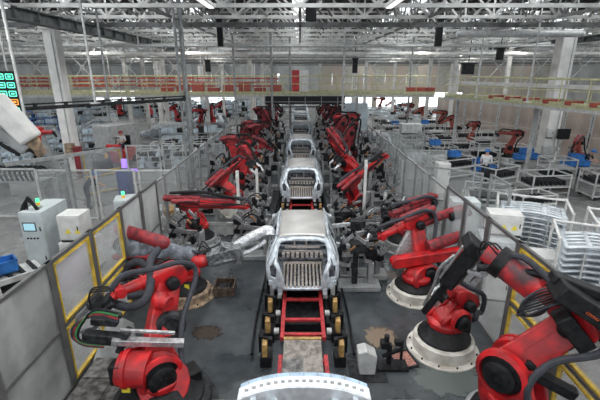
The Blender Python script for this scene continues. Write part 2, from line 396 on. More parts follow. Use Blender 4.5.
for i, (px, py, y, ztop, zb, d) in enumerate([(95, 100, 14, 8, 4.4, 'pale hanger pole in front of the left white column'), (20, 92, 11, 8, 4, 'pale hanger pole beside the green display board'), (476, 95, 23.4, 7.7, 4, 'white hanger pole left of the right white column, over the walkway'), (528, 95, 19.8, 7.7, 4, 'white hanger pole just in front of the right white column'), (343, 93, 27, 7.7, 0, 'pale blue post carrying the walkway right of the line'), (272, 93, 27.5, 7.7, 0, 'slim grey post carrying the walkway left of the line'), (290, 93, 29.5, 7.7, 0, 'grey post behind the walkway left of the red sign'), (235, 93, 27.6, 7.7, 0, 'thin grey post of the left walkway'), (412, 60, 30, 7.7, 0, 'grey post behind the right walkway railing'), (108, 95, 16, 7.7, 3.9, 'second thin hanger pole right of the left white column')]):
    c = at(px, py, y); b = MB(); b.cyl((0, 0, zb), (0, 0, ztop), .04 if zb else .07); b.box((0, 0, ztop-.05), (.2, .2, .06)); b.box((0, 0, zb+.03), (.24, .24, .05))
    o = tag(b.build('hanger_pole' if zb else 'support_post', 'lgrey' if i < 5 else 'grey'), d, 'pole'); o.location = (c.x, c.y, 0)
m = MB(); a, b_ = V((-10.4, 12.6, 4.25)), V((-5.2, 18.5, 4.25))
m.bar(a, b_, .16, .12); m.bar(a+V((0, 0, .14)), b_+V((0, 0, .14)), .05)
for k in range(9): m.box(a+(b_-a)*k/8+V((0, 0, .07)), (.1, .1, .2))
tag(m.build('cable_tray', 'dark'), 'dark cable tray running from the left edge to the steel mast', 'cable tray')
m = MB(); m.bar((-9.5, 12.6, 2.6), (-6.8, 14.6, 2.75), .1, .12); m.box((-8.1, 13.6, 1.3), (.12, .12, 2.6))
tag(m.build('boom_arm', 'grey'), 'grey boom on a post left of the white column', 'boom')

# ------------------------------------------------------------ mezzanine
DZ = 4.0
def deck(p, q, wd, label):
    p, q = V(p), V(q); d = (q-p); L = d.length; t = thing('walkway', label, 'walkway', p, math.atan2(d.y, d.x))
    MB().box((L/2, wd/2, -.03), (L, wd, .05)).build('deck', 'grey', t)
    b = MB(); b.box((L/2, 0, -.07), (L, .08, .10)); b.box((L/2, wd, -.07), (L, .08, .10)); b.build('edge_beam', 'pyel', t)
    b = MB(); b.box((L/2, .02, -.2), (L, .06, .16)); b.box((L/2, wd-.02, -.2), (L, .06, .16)); b.build('girder', 'lgrey', t)
    b = MB()
    for k in range(int(L/2)+1): b.box((k*2, wd/2, -.2), (.08, wd, .14))
    b.build('joist', 'dark', t)
    for yy in (0, wd):
        b = MB(); n = int(L/1.3)
        for k in range(n+1): b.cyl((L*k/n, yy, 0), (L*k/n, yy, 1.1), .025, n=8)
        b.cyl((0, yy, 1.1), (L, yy, 1.1), .028, n=8); b.cyl((0, yy, .6), (L, yy, .6), .02, n=8); b.box((L/2, yy, .06), (L, .015, .1))
        b.build('railing', 'pyel', t)
    for k in range(int(L/6)+1): MB().box((min(L-.1, k*6+.1), wd/2, -(DZ)/2-.1), (.16, .16, DZ-.25)).build('post', 'lgrey', t)
    return t
deck((-26, 28.2, DZ), (9.2, 28.2, DZ), 2.6, 'long raised walkway with yellow railing crossing the hall over the line')
deck((9.3, 26.5, DZ), (14.0, 12.5, DZ), 2.0, 'raised walkway with yellow railing running towards the viewer on the right')
t = thing('overhead_board', 'black board with grey grille hung under the walkway over the line of car bodies', 'board', (.35, 27.95, 3.1))
MB().box((0, .05, .45), (5.4, .3, .52)).box((0, -.15, .02), (5.4, .1, .06)).build('board', 'black', t)
gl = MB()
for k in range(5): gl.box((-2.2+k*1.1, -.14, .35), (.05, .05, .62))
gl.box((0, -.14, .35), (5.4, .04, .04)); gl.build('grille', 'grey', t)
# walls beyond the mezzanine: beige door leaves, daylit openings below
M['warm'] = mat('warm_wall_panel', (.52, .44, .38), .7, 0, .03, .5); M['pale'] = mat('pale_wall_panel', (.50, .50, .44), .7)
M['greyp'] = mat('rear_grey_panel', (.33, .34, .34), .8)
def rear_wall(name, x0, x1, y, ops, n0, mm=('beige', 'warm', 'pale')):
    b = MB(); x = x0; k = 0
    while x < x1-.1:
        b.i = k % 3; wd = min(1.42, x1-x); b.box((x+wd/2-.02, y, 5.1), (wd-.04, .1, 3.0)); x += 1.42; k += 1
    last = x0
    for a, c in ops+[(x1, x1)]:
        if a > last: b.box(((last+a)/2, y, 1.8), (a-last, .1, 3.6))
        if c > a: b.box(((a+c)/2, y, .15), (c-a, .1, .3)); b.box(((a+c)/2, y, 3.1), (c-a, .1, 1.0))
        last = c
    struct(b, name, list(mm))
    for i, (a, c) in enumerate(ops):
        g = struct(MB().box(((a+c)/2, y+.1, 2.15), (c-a, .05, 2.9)), 'window_%d' % (n0+i), 'day')
        f = MB(); n = max(2, int((c-a)/1.6))
        for k in range(n+1): f.box((a+(c-a)*k/n, y, 2.15), (.07, .1, 2.9))
        f.build('window_frame', 'lgrey', g)
rear_wall('wall_rear_right', 2.9, 34, 56, [(3.4, 9.8), (10.4, 15.2), (16.2, 22)], 7)
rear_wall('wall_rear_left', -34, -3.2, 60, [(-30, -24), (-16.5, -9.5)], 10, ('wallm', 'greyp', 'wallm'))
# red and white sign on the walkway
s = thing('sign_board', 'red and white sign board standing on the walkway above the line', 'sign', (.0, 28.8, DZ))
MB().box((-.3, 0, .75), (.5, .05, 1.5)).build('red_panel', 'red', s); MB().box((.28, 0, .75), (.62, .05, 1.5)).build('white_panel', 'white', s)
# conveyors with red rails on the mezzanine left
def conveyor(x0, x1, y, label, h=1.0):
    t = thing('red_conveyor', label, 'conveyor', (x0, y, DZ), 0, 'red conveyors on the left mezzanine')
    L = x1-x0; r = MB()
    for z in (.35*h, .62*h, .9*h): r.box((L/2, 0, z), (L, .1, .09)); r.box((L/2, .9, z), (L, .1, .09))
    r.build('rail', 'frred' if y > 32 else mat('conveyor_red', (.48, .09, .05), .5), t)
    g = MB(); n = int(L/1.4)
    for k in range(n+1): MB().box((L*k/n, 0, h/2), (.1, .1, h)).box((L*k/n, .9, h/2), (.1, .1, h)).box((L*k/n, .45, h*.3), (.08, .9, .06)).build('support_frame', 'lgrey', t)
    return t
conveyor(-25, -14, 31.2, 'red railed conveyor on the mezzanine at the far left'); conveyor(-12.2, -6.3, 31.2, 'red railed conveyor on the mezzanine left of the mast')
conveyor(-25, -8, 33.4, 'rear red railed conveyor behind the left mezzanine railing'); conveyor(-5.6, -1.6, 31.0, 'short red railed conveyor on the mezzanine beside the sign')
bn = MB(); bn.box((0, 0, .3), (1.0, .6, .55)); bn.box((0, 0, .6), (1.06, .66, .06)); bn.box((0, 0, .02), (.9, .5, .05))
pbin = Proto(tag(bn.build('red_bin', 'frred', bevel=.02), '', 'bin'))
for k in range(8): pbin.put((-9.6+k*1.12, 30.1, DZ), 0, 'red bin on the left mezzanine, %s from the left' % ordn[k].replace('nearest', 'first'), 'red bins on the left mezzanine', (.8, 1, .45+.3*(k % 3)))
for k in range(9):
    t_ = k/8.6; pbin.put((10.9+t_*3.1, 22.9-t_*9.5, DZ), .3, 'red bin on the right walkway, %s from its far end' % ordn[k].replace('nearest', 'first'), 'red bins on the right walkway', (.8, .5, .28))
for k in range(3): pbin.put((8.0+k*.7, 30.0, DZ), 0, 'dull red bin behind the railing right of the line, %s from the left' % ordn[k].replace('nearest', 'first'), 'red bins behind the centre railing', (.6, .8, .5))
tag(MB().bar((9.8, 26, 4.75), (15, 14.5, 4.75), .18, .18).build('steam_pipe', 'white'), 'white lagged pipe along the right walkway', 'pipe')

# ------------------------------------------------------------ fences
def fence(p, q, h=2.45, pane='poly', frame='grey', z0=.1, mid=True, label='', inner=None, group=None):
    p, q = V((p[0], p[1], 0)), V((q[0], q[1], 0)); d = q-p; L = d.length
    t = thing('fence_panel', label, 'fence', p, math.atan2(d.y, d.x), group)
    b = MB()
    for x in (.035, L-.035): b.box((x, 0, h/2), (.07, .07, h))
    b.box((L/2, 0, h-.03), (L, .06, .06)); b.box((L/2, 0, z0), (L, .06, .06))
    if mid: b.box((L/2, 0, h*.5), (L, .05, .05))
    b.build('frame', frame, t)
    MB().box((L/2, 0, (h+z0)/2), (L-.08, .012, h-z0-.06)).build('pane', pane, t)
    if inner:
        b = MB()
        for a, c in ((z0+.06, h*.5-.06), (h*.5+.06, h-.08)):
            for x in (.10, L-.10): b.box((x, 0, (a+c)/2), (.032, .08, c-a))
            for z in (a+.03, c-.03): b.box((L/2, 0, z), (L-.2, .08, .032))
        b.build('door_trim', inner, t)
    return t
FX = -4.08
names = ['nearest', 'second', 'third', 'fourth', 'fifth', 'sixth', 'seventh', 'eighth', 'ninth', 'tenth', 'eleventh']
ly = [2.9, 4.35, 5.83, 7.15, 8.5, 9.7, 10.9]
for i in range(6):
    yel = i in (2, 3)
    fence((FX, ly[i]), (FX+.0, ly[i+1]), 2.55, 'film' if False else ('dirty' if i < 2 else ('clear' if yel else 'poly')), 'fencef', label=('yellow-trimmed door bay' if yel else 'frosted panel bay')+' of the left cell fence, %s from the viewer' % names[i], inner='yellow' if yel else None, group='bays of the left cell fence')
tag(MB().box((FX-.03, 6.5, 2.05), (.01, 1.05, .62)).build('notice_sheet', 'pinkp'), 'pinkish film sheet fixed inside the yellow fence door', 'sheet')
for i, (y0, y1) in enumerate([(3.6, 5.2), (5.2, 6.75), (6.75, 8.0), (8.0, 9.25), (9.25, 10.5)]):
    fence((4.05, y0), (4.05, y1), 2.5, 'clear', 'fencef', mid=i < 2, label=('yellow-trimmed door bay' if i < 2 else 'glazed bay')+' of the right cell fence, %s from the viewer' % names[i], inner='yellow' if i < 2 else None, group='bays of the right cell fence')
# further cell fences, both sides
k = 0
for y0 in (11.2, 12.8, 14.4, 16, 17.6, 19.2, 20.8, 22.4, 24):
    fence((4.3, y0), (4.3, y0+1.55), 2.2, 'glassy', 'grey', mid=False, label='far glazed bay of the right cell fence, %s past the glass booth' % names[k].replace('nearest', 'first'), group='far bays of the right cell fence')
    fence((-4.5, y0), (-4.5, y0+1.55), 2.2, 'glassy', 'grey', mid=False, label='far glazed bay of the left cell fence, %s past the frosted panels' % names[k].replace('nearest', 'first'), group='far bays of the left cell fence'); k += 1
for k, (x0, x1, y, pn) in enumerate([(-12, -9.9, 14.6, 'glassy'), (-9.8, -7.7, 14.4, 'glassy'), (-7.6, -6.1, 14.4, 'glassy'), (-6.0, -4.6, 14.4, 'glassy'), (-8.6, -6.9, 19.5, 'glassy'), (-6.8, -5.4, 19.5, 'glassy'), (-4.4, -3.0, 20, 'clear')]):
    fence((x0, y), (x1, y), 2.0, pn, 'lgrey', mid=False, label='glazed screen across the left aisle, %s from the left' % (['first']+names[1:])[k], group='screens across the left aisle')
fence((-9.6, 17.2), (-8.3, 18.4), 2.1, 'clear', 'grey', mid=False, label='yellow-framed gate behind the dark-clothed worker', inner='yellow')
for k, (x0, y0, x1, y1) in enumerate([(4.5, 14.3, 6.2, 13.1), (4.5, 17.2, 6.4, 17.2), (4.6, 20, 6.2, 20), (4.6, 23, 5.8, 23), (6.4, 13, 6.4, 11.6)]):
    fence((x0, y0), (x1, y1), 2.2, 'clear' if k % 2 else 'glassy', 'grey', mid=False, label='glazed screen right of the line, %s from the viewer' % names[k], group='screens right of the line')

# ------------------------------------------------------------ robots
def gun(par, W, T, nrm, big=1.0):
    d = T-W; L = d.length; d = d/L; up = nrm.cross(d).normalized()
    if up.z < 0: up = -up
    g = MB(); g.bar(W, W+d*L*.45, .17*big, .2*big); g.bar(W+d*L*.12+up*.16*big, W+d*L*.5+up*.16*big, .15*big, .12*big)
    g.cyl(W+d*.05+nrm*.14*big, W+d*L*.4+nrm*.14*big, .05*big, n=10); g.bar(W+d*L*.3-nrm*.15, W+d*L*.42+nrm*.15, .05, .2*big)
    go = g.build('weld_gun', 'dark', par, bevel=.012)
    a = MB(); s = .17*big
    a.hull(W+d*L*.42+up*s, W+d*L*.78+up*s, .05*big, .035*big, .05*big, nrm); a.hull(W+d*L*.78+up*s, T+up*.05, .035*big, .02, .04, nrm)
    a.hull(W+d*L*.42-up*s, W+d*L*.78-up*s, .05*big, .035*big, .05*big, nrm); a.hull(W+d*L*.78-up*s, T-up*.05, .035*big, .02, .04, nrm)
    a.hull(W+d*L*.4-up*s, W+d*L*.4+up*s, .05*big, .05*big, .07*big, nrm)
    a.build('electrode_arm', 'steel', go)
    c = MB(); c.cyl(T+up*.1, T+up*.02, .02, .008, 8); c.cyl(T-up*.1, T-up*.02, .02, .008, 8); c.bar(W+d*L*.46+up*.02-nrm*.05, W+d*L*.62+up*.02-nrm*.05, .04, .06); c.build('electrode_tip', 'copper', go)
    h = MB()
    for q in range(3):
        o = nrm*(q-1)*.08*big
        h.tube([W-d*.1+up*.12+o, W+d*L*.15+up*(.3+.06*q)*big+o*2, W+d*L*.4+up*.22*big+o, W+d*L*.5+up*.05+o], .014, 6)
    h.build('gun_cable', 'black', go)
    return go
def robot(name, label, B, S, E, W, T, ped=.3, pr=.72, tone='red', pm='ped', group=None, plate=True, tail=True, hosem='hose', low=False, fr=1.0, lw=1.0, js=1.0):
    """B base centre on the floor; S shoulder, E elbow, W wrist, T tool tip, all world points"""
    B, S, E, W, T = V(B), V(S), V(E), V(W), V(T); nz = 10 if low else 20
    t = thing(name, label, 'robot', (B.x, B.y, 0), 0, group)
    O = V((B.x, B.y, 0)); S, E, W, T = S-O, E-O, W-O, T-O
    f = (W-E); hd = V((f.x, f.y, 0));
    if hd.length < .15: hd = V((-B.x, 0, 0))
    hd.normalize(); n = V((-hd.y, hd.x, 0)); UP = V((0, 0, 1))
    p = MB()
    if plate: p.lathe((0, 0, 0), [(pr+.12, 0), (pr+.12, .04), (pr+.10, .05), (pr+.02, .05)], n=nz*2)
    p.lathe((0, 0, 0), [(pr, .02), (pr, ped-.03), (pr-.03, ped), (.05, ped)], n=nz*2); p.build('pedestal', pm, t)
    if not low:
        bt = MB()
        for k in range(12): a = k*PI/6+.1; MB().cyl((math.cos(a)*(pr+.06), math.sin(a)*(pr+.06), .04), (math.cos(a)*(pr+.06), math.sin(a)*(pr+.06), .08), .018, n=6).build('anchor_bolt', 'dark', t)
    zs = max(ped+.22, min(S.z-.12, ped+.45))
    b = MB(); b.lathe((0, 0, ped), [(pr*.88, 0), (pr*.88, .05), (pr*.7, .11), (pr*.5, (zs-ped)*.75), (.05, (zs-ped)*.75)], n=nz)
    b.box(-hd*pr*.62+UP*(ped+.13), (.32, .34, .24), math.atan2(hd.y, hd.x)); b.build('base', 'black', t, bevel=0 if low else .02)
    if not low:
        q = MB(); q.box(-n*pr*.6+hd*.1+UP*(ped+.2), (.11, .02, .13), math.atan2(n.y, n.x)-PI/2*0+PI/2); q.build('warning_label', 'sign', t)
    # turret: flange plus two cheeks holding the shoulder axis
    c = MB(); z0 = ped+(zs-ped)*.7
    c.lathe((0, 0, 0), [(.34, z0), (.36, z0+.03), (.36, z0+.12), (.3, z0+.16), (.05, z0+.17)], n=nz)
    base_p = UP*(z0+.12)
    for sg in (1, -1): c.hull(base_p, S, .3, .25, .12, n) if False else c.hull(base_p+n*.2*sg, S+n*.2*sg, .27*js, .24*js, .1, n)
    c.hull(base_p, (base_p+S)/2, .25, .2, .34, n)
    c.build('turret', tone, t, bevel=0 if low else .015)
    for sg in (1, -1):
        m_ = MB(); m_.lathe(S+n*.25*sg, [(.19*js, 0), (.19*js, .03), (.15*js, .05), (.15*js, .13), (.12*js, .16), (.04, .17)], ax=n*sg, n=nz)
        if not low:
            for k in range(6):
                a = k*PI/3; r_ = (hd*math.cos(a)+UP*math.sin(a))*.155*js; m_.bar(S+n*.26*sg+r_*.3, S+n*(.44)*sg+r_*.3, .03, .025)
        m_.build('shoulder_motor', 'black', t)
    if not low:
        for sg in (1, -1):
            rg = MB()
            for k in range(16):
                a = k*PI/8; c_ = S+(hd*math.cos(a)+UP*math.sin(a))*.215*js
                rg.cyl(c_+n*.245*sg, c_+n*.275*sg, .017, n=6)
            rg.lathe(S+n*.25*sg, [(.245*js, 0), (.245*js, .05), (.20*js, .08), (.19*js, 0)], ax=n*sg, n=nz)
            rg.build('flange_ring', tone, t)
    # lower arm
    la = MB(); la.hull(S, E, .21*min(js, 1.3), .16*min(js, 1.3), .17*lw, n); la.build('lower_arm', tone, t, bevel=0 if low else .02)
    if not low:
        d = (E-S); q = MB(); q.hull(S+d*.3+n*0, S+d*.75, .07, .05, .19*lw, n); q.build('arm_rib', tone, t)
    # elbow housing and motors behind
    f = (W-E).normalized(); fu = n.cross(f).normalized()
    if fu.z < 0: fu = -fu
    e = MB(); e.hull(E-f*.12+fu*.06, E+f*.22+fu*.06, .2, .15, .34, n); e.hull(E+n*.12, E+n*.121+fu*.1, .17, .15, .1, n)
    e.build('elbow_housing', tone, t, bevel=0 if low else .02)
    em = MB()
    for j in range(3 if tail else 2):
        o = n*(-.11+.11*j)+fu*(.12 if j == 1 else .03); em.cyl(E-f*.12+o, E-f*(.42+.07*(j == 1))+o, .065, n=12)
    em.lathe(E+n*.2, [(.12, 0), (.12, .1), (.09, .14), (.03, .15)], ax=n, n=nz); emo = em.build('elbow_motor', 'black', t)
    if tail:
        tl = MB()
        for j in range(2):
            o = n*(-.14+.25*j)+fu*(.2+.04*j); tl.cyl(E+f*.28+o, E-f*.5+o, .085, .075, 14); tl.ball(E+f*.28+o, .085, 12); tl.ball(E-f*.5+o, .075, 12)
        tl.build('balancer', 'dred', t)
    # forearm
    L = (W-E).length; fa = MB(); fa.cyl(E+f*.12+fu*.06, E+f*L*.55+fu*.04, .135*fr, .115*fr, nz); fa.cyl(E+f*L*.53+fu*.04, E+f*L*.58+fu*.04, .14*fr, .14*fr, nz)
    fa.cyl(E+f*L*.55+fu*.04, W-f*.06, .11*fr, .085*fr, nz); fa.build('forearm', tone, t)
    wr = MB(); wr.ball(W, .115, 14); wr.cyl(W-n*.13, W+n*.13, .085, n=14); td = (T-W).normalized(); wr.cyl(W, W+td*.16, .08, .075, 14); wr.build('wrist', tone, t)
    gun(t, W+td*.14, T, n)
    # dress pack
    h = MB(); mid = (S+E)/2
    h.tube([-hd*.4+UP*(ped+.3)+n*.1, S-hd*.35+n*.28, mid-hd*.25+n*.28, E-f*.45+n*.22+UP*.05, E-f*.2+fu*.34+n*.2, E+f*L*.35+fu*.3+n*.1, W-f*.1+fu*.28, W+td*.15+fu*.17], .05, 8)
    h.build('hose_sleeve', hosem, t)
    h = MB()
    for q in range(3): h.tube([S-hd*.2-n*.2+UP*.1*q, mid-hd*(.2+.05*q)-n*.2, E-f*.2-n*.25+fu*.1*q, E+f*L*.4-n*.17+fu*(.05+.06*q), W-n*.14+fu*.1, W+td*.2-n*.1], .016, 6)
    h.build('cable_loom', 'black', t)
    return t

# hero robots around the front car body
A = robot('welding_robot', 'nearest red welding robot on the left, its gun reaching back towards the fence', (-2.3, 5.35, 0), (-2.38, 5.4, .85), at(168, 278, 6.5), at(120, 291, 6.0), at(78, 330, 5.6), ped=.36, pr=.80, pm='dark', tail=False, js=1.5, lw=1.2)
Bq = robot('welding_robot', 'red robot on tan base with grey jacketed forearm, left of the front car body', (-2.87, 9.0, 0), (-3.05, 8.95, .86), at(140, 262, 8.7), at(196, 262, 8.7), at(226, 255, 8.8), ped=.25, pr=.58, pm='tan', fr=1.25, tail=True)
Cq = robot('welding_robot', 'bright red robot at left with upright arm and level forearm beyond the jacketed one', (-3.4, 12.4, 0), (-3.45, 12.4, .75), at(190, 206, 12.4), at(248, 207, 12.4), at(262, 232, 12.3), ped=.2, pr=.6, pm='grey')
Dq = robot('welding_robot', 'red robot at left with arm bent like a hook in front of the tall cluster', (-2.7, 15.3, 0), (-2.6, 15.2, .85), at(221, 180, 15.2), at(243, 160, 15.8), at(262, 172, 15.8), ped=.4, pr=.6)
A2 = robot('welding_robot', 'nearest red robot at right, lettered black box on its elbow', (3.15, 4.75, 0), at(510, 366, 4.8), at(574, 322, 4.75), at(508, 266, 5.5), at(462, 262, 6.0), ped=.5, pr=.62, pm='grey', tail=False, fr=1.15, lw=1.5, js=1.5)
B2 = robot('welding_robot', 'red robot at right on big white round base beside the grey dolly', (2.95, 6.95, 0), (3.05, 6.95, .82), (3.3, 7.15, 1.02), (2.9, 7.0, 1.35), at(430, 300, 6.5), ped=.32, pr=.60, tail=False)
C2 = robot('welding_robot', 'red robot at right on white round base with forearm stretched towards the front car body', (2.95, 9.05, 0), (3.2, 9.3, .62), at(416, 222, 9.9), at(382, 236, 9.7), at(352, 240, 9.6), ped=.28, pr=.60)
D2 = robot('welding_robot', 'red robot at right behind the white post with dark round base', (2.2, 15.0, 0), (2.15, 14.9, .75), at(352, 184, 14.6), at(385, 156, 15.4), at(362, 168, 15.0), ped=.2, pr=.72, pm='dark')
E2 = robot('welding_robot', 'bright red robot at right with diagonal upper arm above the second car body', (2.3, 17.4, 0), (2.1, 17.4, 1.6), at(334, 141, 17), at(345, 155, 16.6), at(330, 168, 16.6), ped=.9, pr=.5, pm='white')
F2 = robot('welding_robot', 'dark red robot at right with forearm over the glazed fence', (3.3, 11.9, 0), (3.4, 12, .9), at(420, 206, 11.9), at(392, 214, 11.7), at(372, 215, 11.6), ped=.3, pr=.55, tone='dred', pm='grey')

# extra pieces seen on the near robots
def extra(parent, fn, name, m, bevel=0):
    b = MB(); b.T = Matrix.Translation(-parent.location); fn(b); return b.build(name, m, parent, bevel)
p0, p1 = at(150, 338, 5.35), at(186, 341, 5.35); g0 = at(72, 330, 5.45)
extra(A, lambda b: (b.bar(at(112, 341, 5.3), at(184, 343, 5.5), .13, .10), b.bar(at(120, 330, 5.35), at(175, 333, 5.5), .05, .05)), 'gun_bracket', 'steel', .01)
extra(A, lambda b: (b.bar(at(84, 336, 5.4), at(128, 340, 5.4), .16, .18), b.bar(at(92, 320, 5.5), at(118, 322, 5.5), .14, .12), b.cyl(at(98, 312, 5.55), at(122, 316, 5.6), .05), b.bar(at(120, 350, 5.4), at(128, 330, 5.4), .2, .1)), 'gun_transformer', 'dark', .02)
for k, mm in enumerate(['hose', 'dred', mat('green_hose', (.05, .25, .08), .5), 'black']):
    extra(A, lambda b: b.tube([at(118, 322-k*3, 5.4), at(95, 316-k*2, 5.35), at(76+k*2, 324, 5.3), at(72+k*2, 336, 5.3), at(84, 345-k, 5.3), at(104, 347-k, 5.35)], .02, 8), 'loop_cable', mm)
extra(A, lambda b: b.tube([at(110, 302, 6.0), at(128, 307, 5.9), at(145, 300, 5.9), at(151, 280, 6.2), at(150, 262, 6.7), at(158, 250, 7.3)], .075, 10), 'thick_hose', 'hose')
extra(A, lambda b: (b.cyl(at(120, 368, 5.2), at(150, 370, 5.2), .27, .29, 24), b.cyl(at(126, 368, 5.2), at(131, 368, 5.2), .31, .31, 24)), 'turret_drum', 'red', .01)
extra(A, lambda b: b.box(at(126, 390, 5.0), (.13, .02, .09)), 'warning_label', 'sign')
extra(A, lambda b: (b.ball(at(160, 300, 6.0), .16, 14), b.cyl(at(160, 300, 6.0), at(170, 304, 5.9), .12)), 'elbow_cap', 'red')
extra(A, lambda b: b.lathe(at(170, 326, 5.9), [(.27, 0), (.27, .06), (.22, .12), (.16, .12), (.15, .06), (.05, .06)], ax=V((.6, -1, .3))), 'cable_carousel', 'dark')
extra(A, lambda b: b.box(at(118, 372, 5.1), (.2, .22, .35)), 'junction_box', 'black', .02)
# jacketed forearm of robot B: crumpled grey sleeve, weld gun and wrapped electrode
def jacket(b):
    P = [at(128, 250, 8.7), at(150, 250, 8.75), at(172, 252, 8.75), at(192, 257, 8.75)]
    for i in range(3):
        for k in range(4):
            q = P[i]+(P[i+1]-P[i])*k/4; b.ball(q+V((0, 0, .03*math.sin(k*2+i))), .29-.03*i+.03*((k+i) % 2), 10, (1, .8, .8))
extra(Bq, jacket, 'cloth_jacket', mat('grey_jacket_cloth', (.17, .19, .22), .85, 0, .25, 6, bump=.8))
extra(Bq, lambda b: (b.ball(at(201, 261, 8.6), .19, 14, (1.3, 1, .8)),), 'wrist_cap', 'red')
extra(Bq, lambda b: (b.bar(at(208, 259, 8.6), at(242, 250, 8.7), .30, .28), b.bar(at(220, 247, 8.7), at(240, 252, 8.8), .36, .2), b.cyl(at(214, 264, 8.5), at(236, 258, 8.6), .07), b.box(at(238, 256, 8.7), (.2, .3, .3)), b.bar(at(208, 252, 8.8), at(232, 244, 8.9), .09, .09)), 'gun_body', mat('gun_grey_steel', (.22, .23, .24), .45, .5, .3, 14), .015)
extra(Bq, lambda b: (b.tube([at(236, 247, 8.9), at(250, 238, 9.0), at(268, 230, 9.1), at(270, 236, 9.0)], .13, 10), b.tube([at(240, 255, 8.8), at(252, 250, 8.9), at(266, 241, 9.0)], .055, 8)), 'wrapped_electrode', 'silver')
for j, (a0, a1) in enumerate([((120, 229), (163, 243)), ((121, 245), (152, 256))]):
    extra(Bq, lambda b: (b.cyl(at(*a0, 8.9), at(*a1, 8.7), .15, .17), b.ball(at(*a0, 8.9), .15), b.ball(at(*a1, 8.7), .17)), 'drive_housing', 'dred' if j == 0 else 'red')
extra(Bq, lambda b: b.cyl(at(117, 243, 8.95), at(128, 248, 8.85), .16, .17), 'motor_cap', 'black')
extra(Bq, lambda b: b.tube([at(124, 285, 8.2), at(126, 268, 8.3), at(140, 262, 8.3), at(150, 275, 8.2), at(146, 292, 7.9), at(128, 296, 7.8)], .085, 10), 'thick_hose', 'hose')
# long dark red cylinders over robot C and C2/A2 stubs
extra(Cq, lambda b: (b.cyl(at(166, 198, 12.6), at(232, 201, 12.5), .11, .12), b.ball(at(166, 198, 12.6), .11), b.ball(at(232, 201, 12.5), .12)), 'long_balancer', 'dred')
extra(Cq, lambda b: b.tube([at(170, 193, 12.6), at(200, 192, 12.5), at(225, 196, 12.4), at(243, 200, 12.4)], .05, 8), 'top_hose', 'black')
extra(C2, lambda b: (b.cyl(at(424, 222, 9.9), at(462, 208, 10.1), .13, .12), b.ball(at(424, 222, 9.9), .13)), 'drive_housing', 'dred')
extra(C2, lambda b: b.cyl(at(450, 217, 9.9), at(470, 212, 10), .12, .1), 'motor_cap', 'black')
extra(C2, lambda b: (b.cyl(at(428, 247, 9.3), at(460, 236, 9.5), .16, .14), b.ball(at(460, 236, 9.5), .14)), 'lower_housing', 'dred')
extra(C2, lambda b: (b.hull(at(396, 262, 9.1), at(462, 252, 9.2), .14, .12, .25, V((0, 1, 0))),), 'base_arm', 'red', .02)
extra(C2, lambda b: (b.hull(at(402, 256, 9.5), at(412, 232, 9.8), .22, .12, .1, V((0, 1, .2))),), 'steel_gusset', 'steel', .01)
# A2: elbow control box with lettering, red drum, cable bundle
bx = extra(A2, lambda b: (b.bar(at(556, 286, 4.6), at(618, 326, 4.4), .42, .24), b.bar(at(552, 276, 4.75), at(606, 296, 4.6), .22, .12), b.bar(at(560, 314, 4.6), at(585, 345, 4.5), .3, .22)), 'elbow_box', 'black', .02)
extra(A2, lambda b: (b.cyl(at(500, 262, 5.6), at(541, 290, 5.2), .21, .24, 20), b.cyl(at(484, 252, 5.75), at(500, 262, 5.6), .14, .17, 20)), 'drum_housing', mat('scuffed_red_drum', (.45, .02, .025), .5, 0, .2, 4, col2=(.07, .03, .035)))
extra(A2, lambda b: (b.cyl(at(496, 259, 5.65), at(506, 266, 5.54), .25, .25, 20), b.tube([at(523, 272, 5.3), at(545, 275, 5.1), at(560, 282, 4.9), at(570, 295, 4.7)], .06)), 'drum_collar', 'black')
for k in range(7):
    extra(A2, lambda b: b.tube([at(562, 288+k*2, 4.7), at(540, 290+k*3, 4.75), at(522-k, 303+k*2, 4.8), at(527+k*2, 315, 4.75), at(545+k*2, 308-k, 4.65), at(570, 300+k*2, 4.6)], .014, 6), 'loop_cable', 'black' if k % 3 else 'hose')
tc = bpy.data.curves.new('lettering', 'FONT'); tc.body = 'COMAU'; tc.size = .05; tc.extrude = .004
to = bpy.data.objects.new('lettering', tc); sc.collection.objects.link(to); bpy.context.view_layer.update()
tm = bpy.data.meshes.new_from_object(to.evaluated_get(bpy.context.evaluated_depsgraph_get())); bpy.data.objects.remove(to)
tm.materials.clear(); tm.materials.append(M['otext']); to = bpy.data.objects.new('lettering', tm); sc.collection.objects.link(to)
to.parent = A2
ax = (at(618, 326, 4.4)-at(556, 286, 4.6)).normalized(); x_, y_, z_ = ax, None, None
nn = (V((0, 0, CAM_H))-at(590, 305, 4.5)).normalized(); sx, sy, sz = basis(ax); 
out = max((sx, -sx, sy, -sy), key=lambda v: v.dot(nn)); yy = out.cross(ax)
mt = Matrix((ax, yy, out)).transposed().to_4x4(); off = .216 if min((out-sx).length, (out+sx).length) < .01 else .126; mt.translation = at(556, 286, 4.6)+(at(618, 326, 4.4)-at(556, 286, 4.6))*.40+out*off-yy*.04-A2.location
to.matrix_local = mt
extra(A2, lambda b: b.bar(at(532, 372, 4.6), at(575, 395, 4.4), .16, .16), 'base_cable_box', 'black', .02)
extra(A2, lambda b: b.cyl(at(524, 362, 4.7), at(545, 372, 4.6), .1, .1), 'side_motor', 'black')
# the large dark gun held in front of A2's wrist
extra(A2, lambda b: (b.bar(at(476, 250, 6.05), at(450, 282, 6.3), .46, .26), b.bar(at(466, 239, 6.1), at(486, 258, 6.0), .50, .2), b.bar(at(454, 275, 6.2), at(424, 312, 6.5), .14, .12)), 'gun_transformer', 'black', .03)
extra(A2, lambda b: (b.bar(at(463, 246, 5.95), at(440, 278, 6.2), .04, .04), b.bar(at(472, 284, 6.0), at(488, 268, 5.9), .16, .10), b.tube([at(455, 255, 6.1), at(440, 268, 6.2), at(434, 285, 6.3), at(424, 305, 6.5)], .03)), 'gun_frame', 'steel', .01)

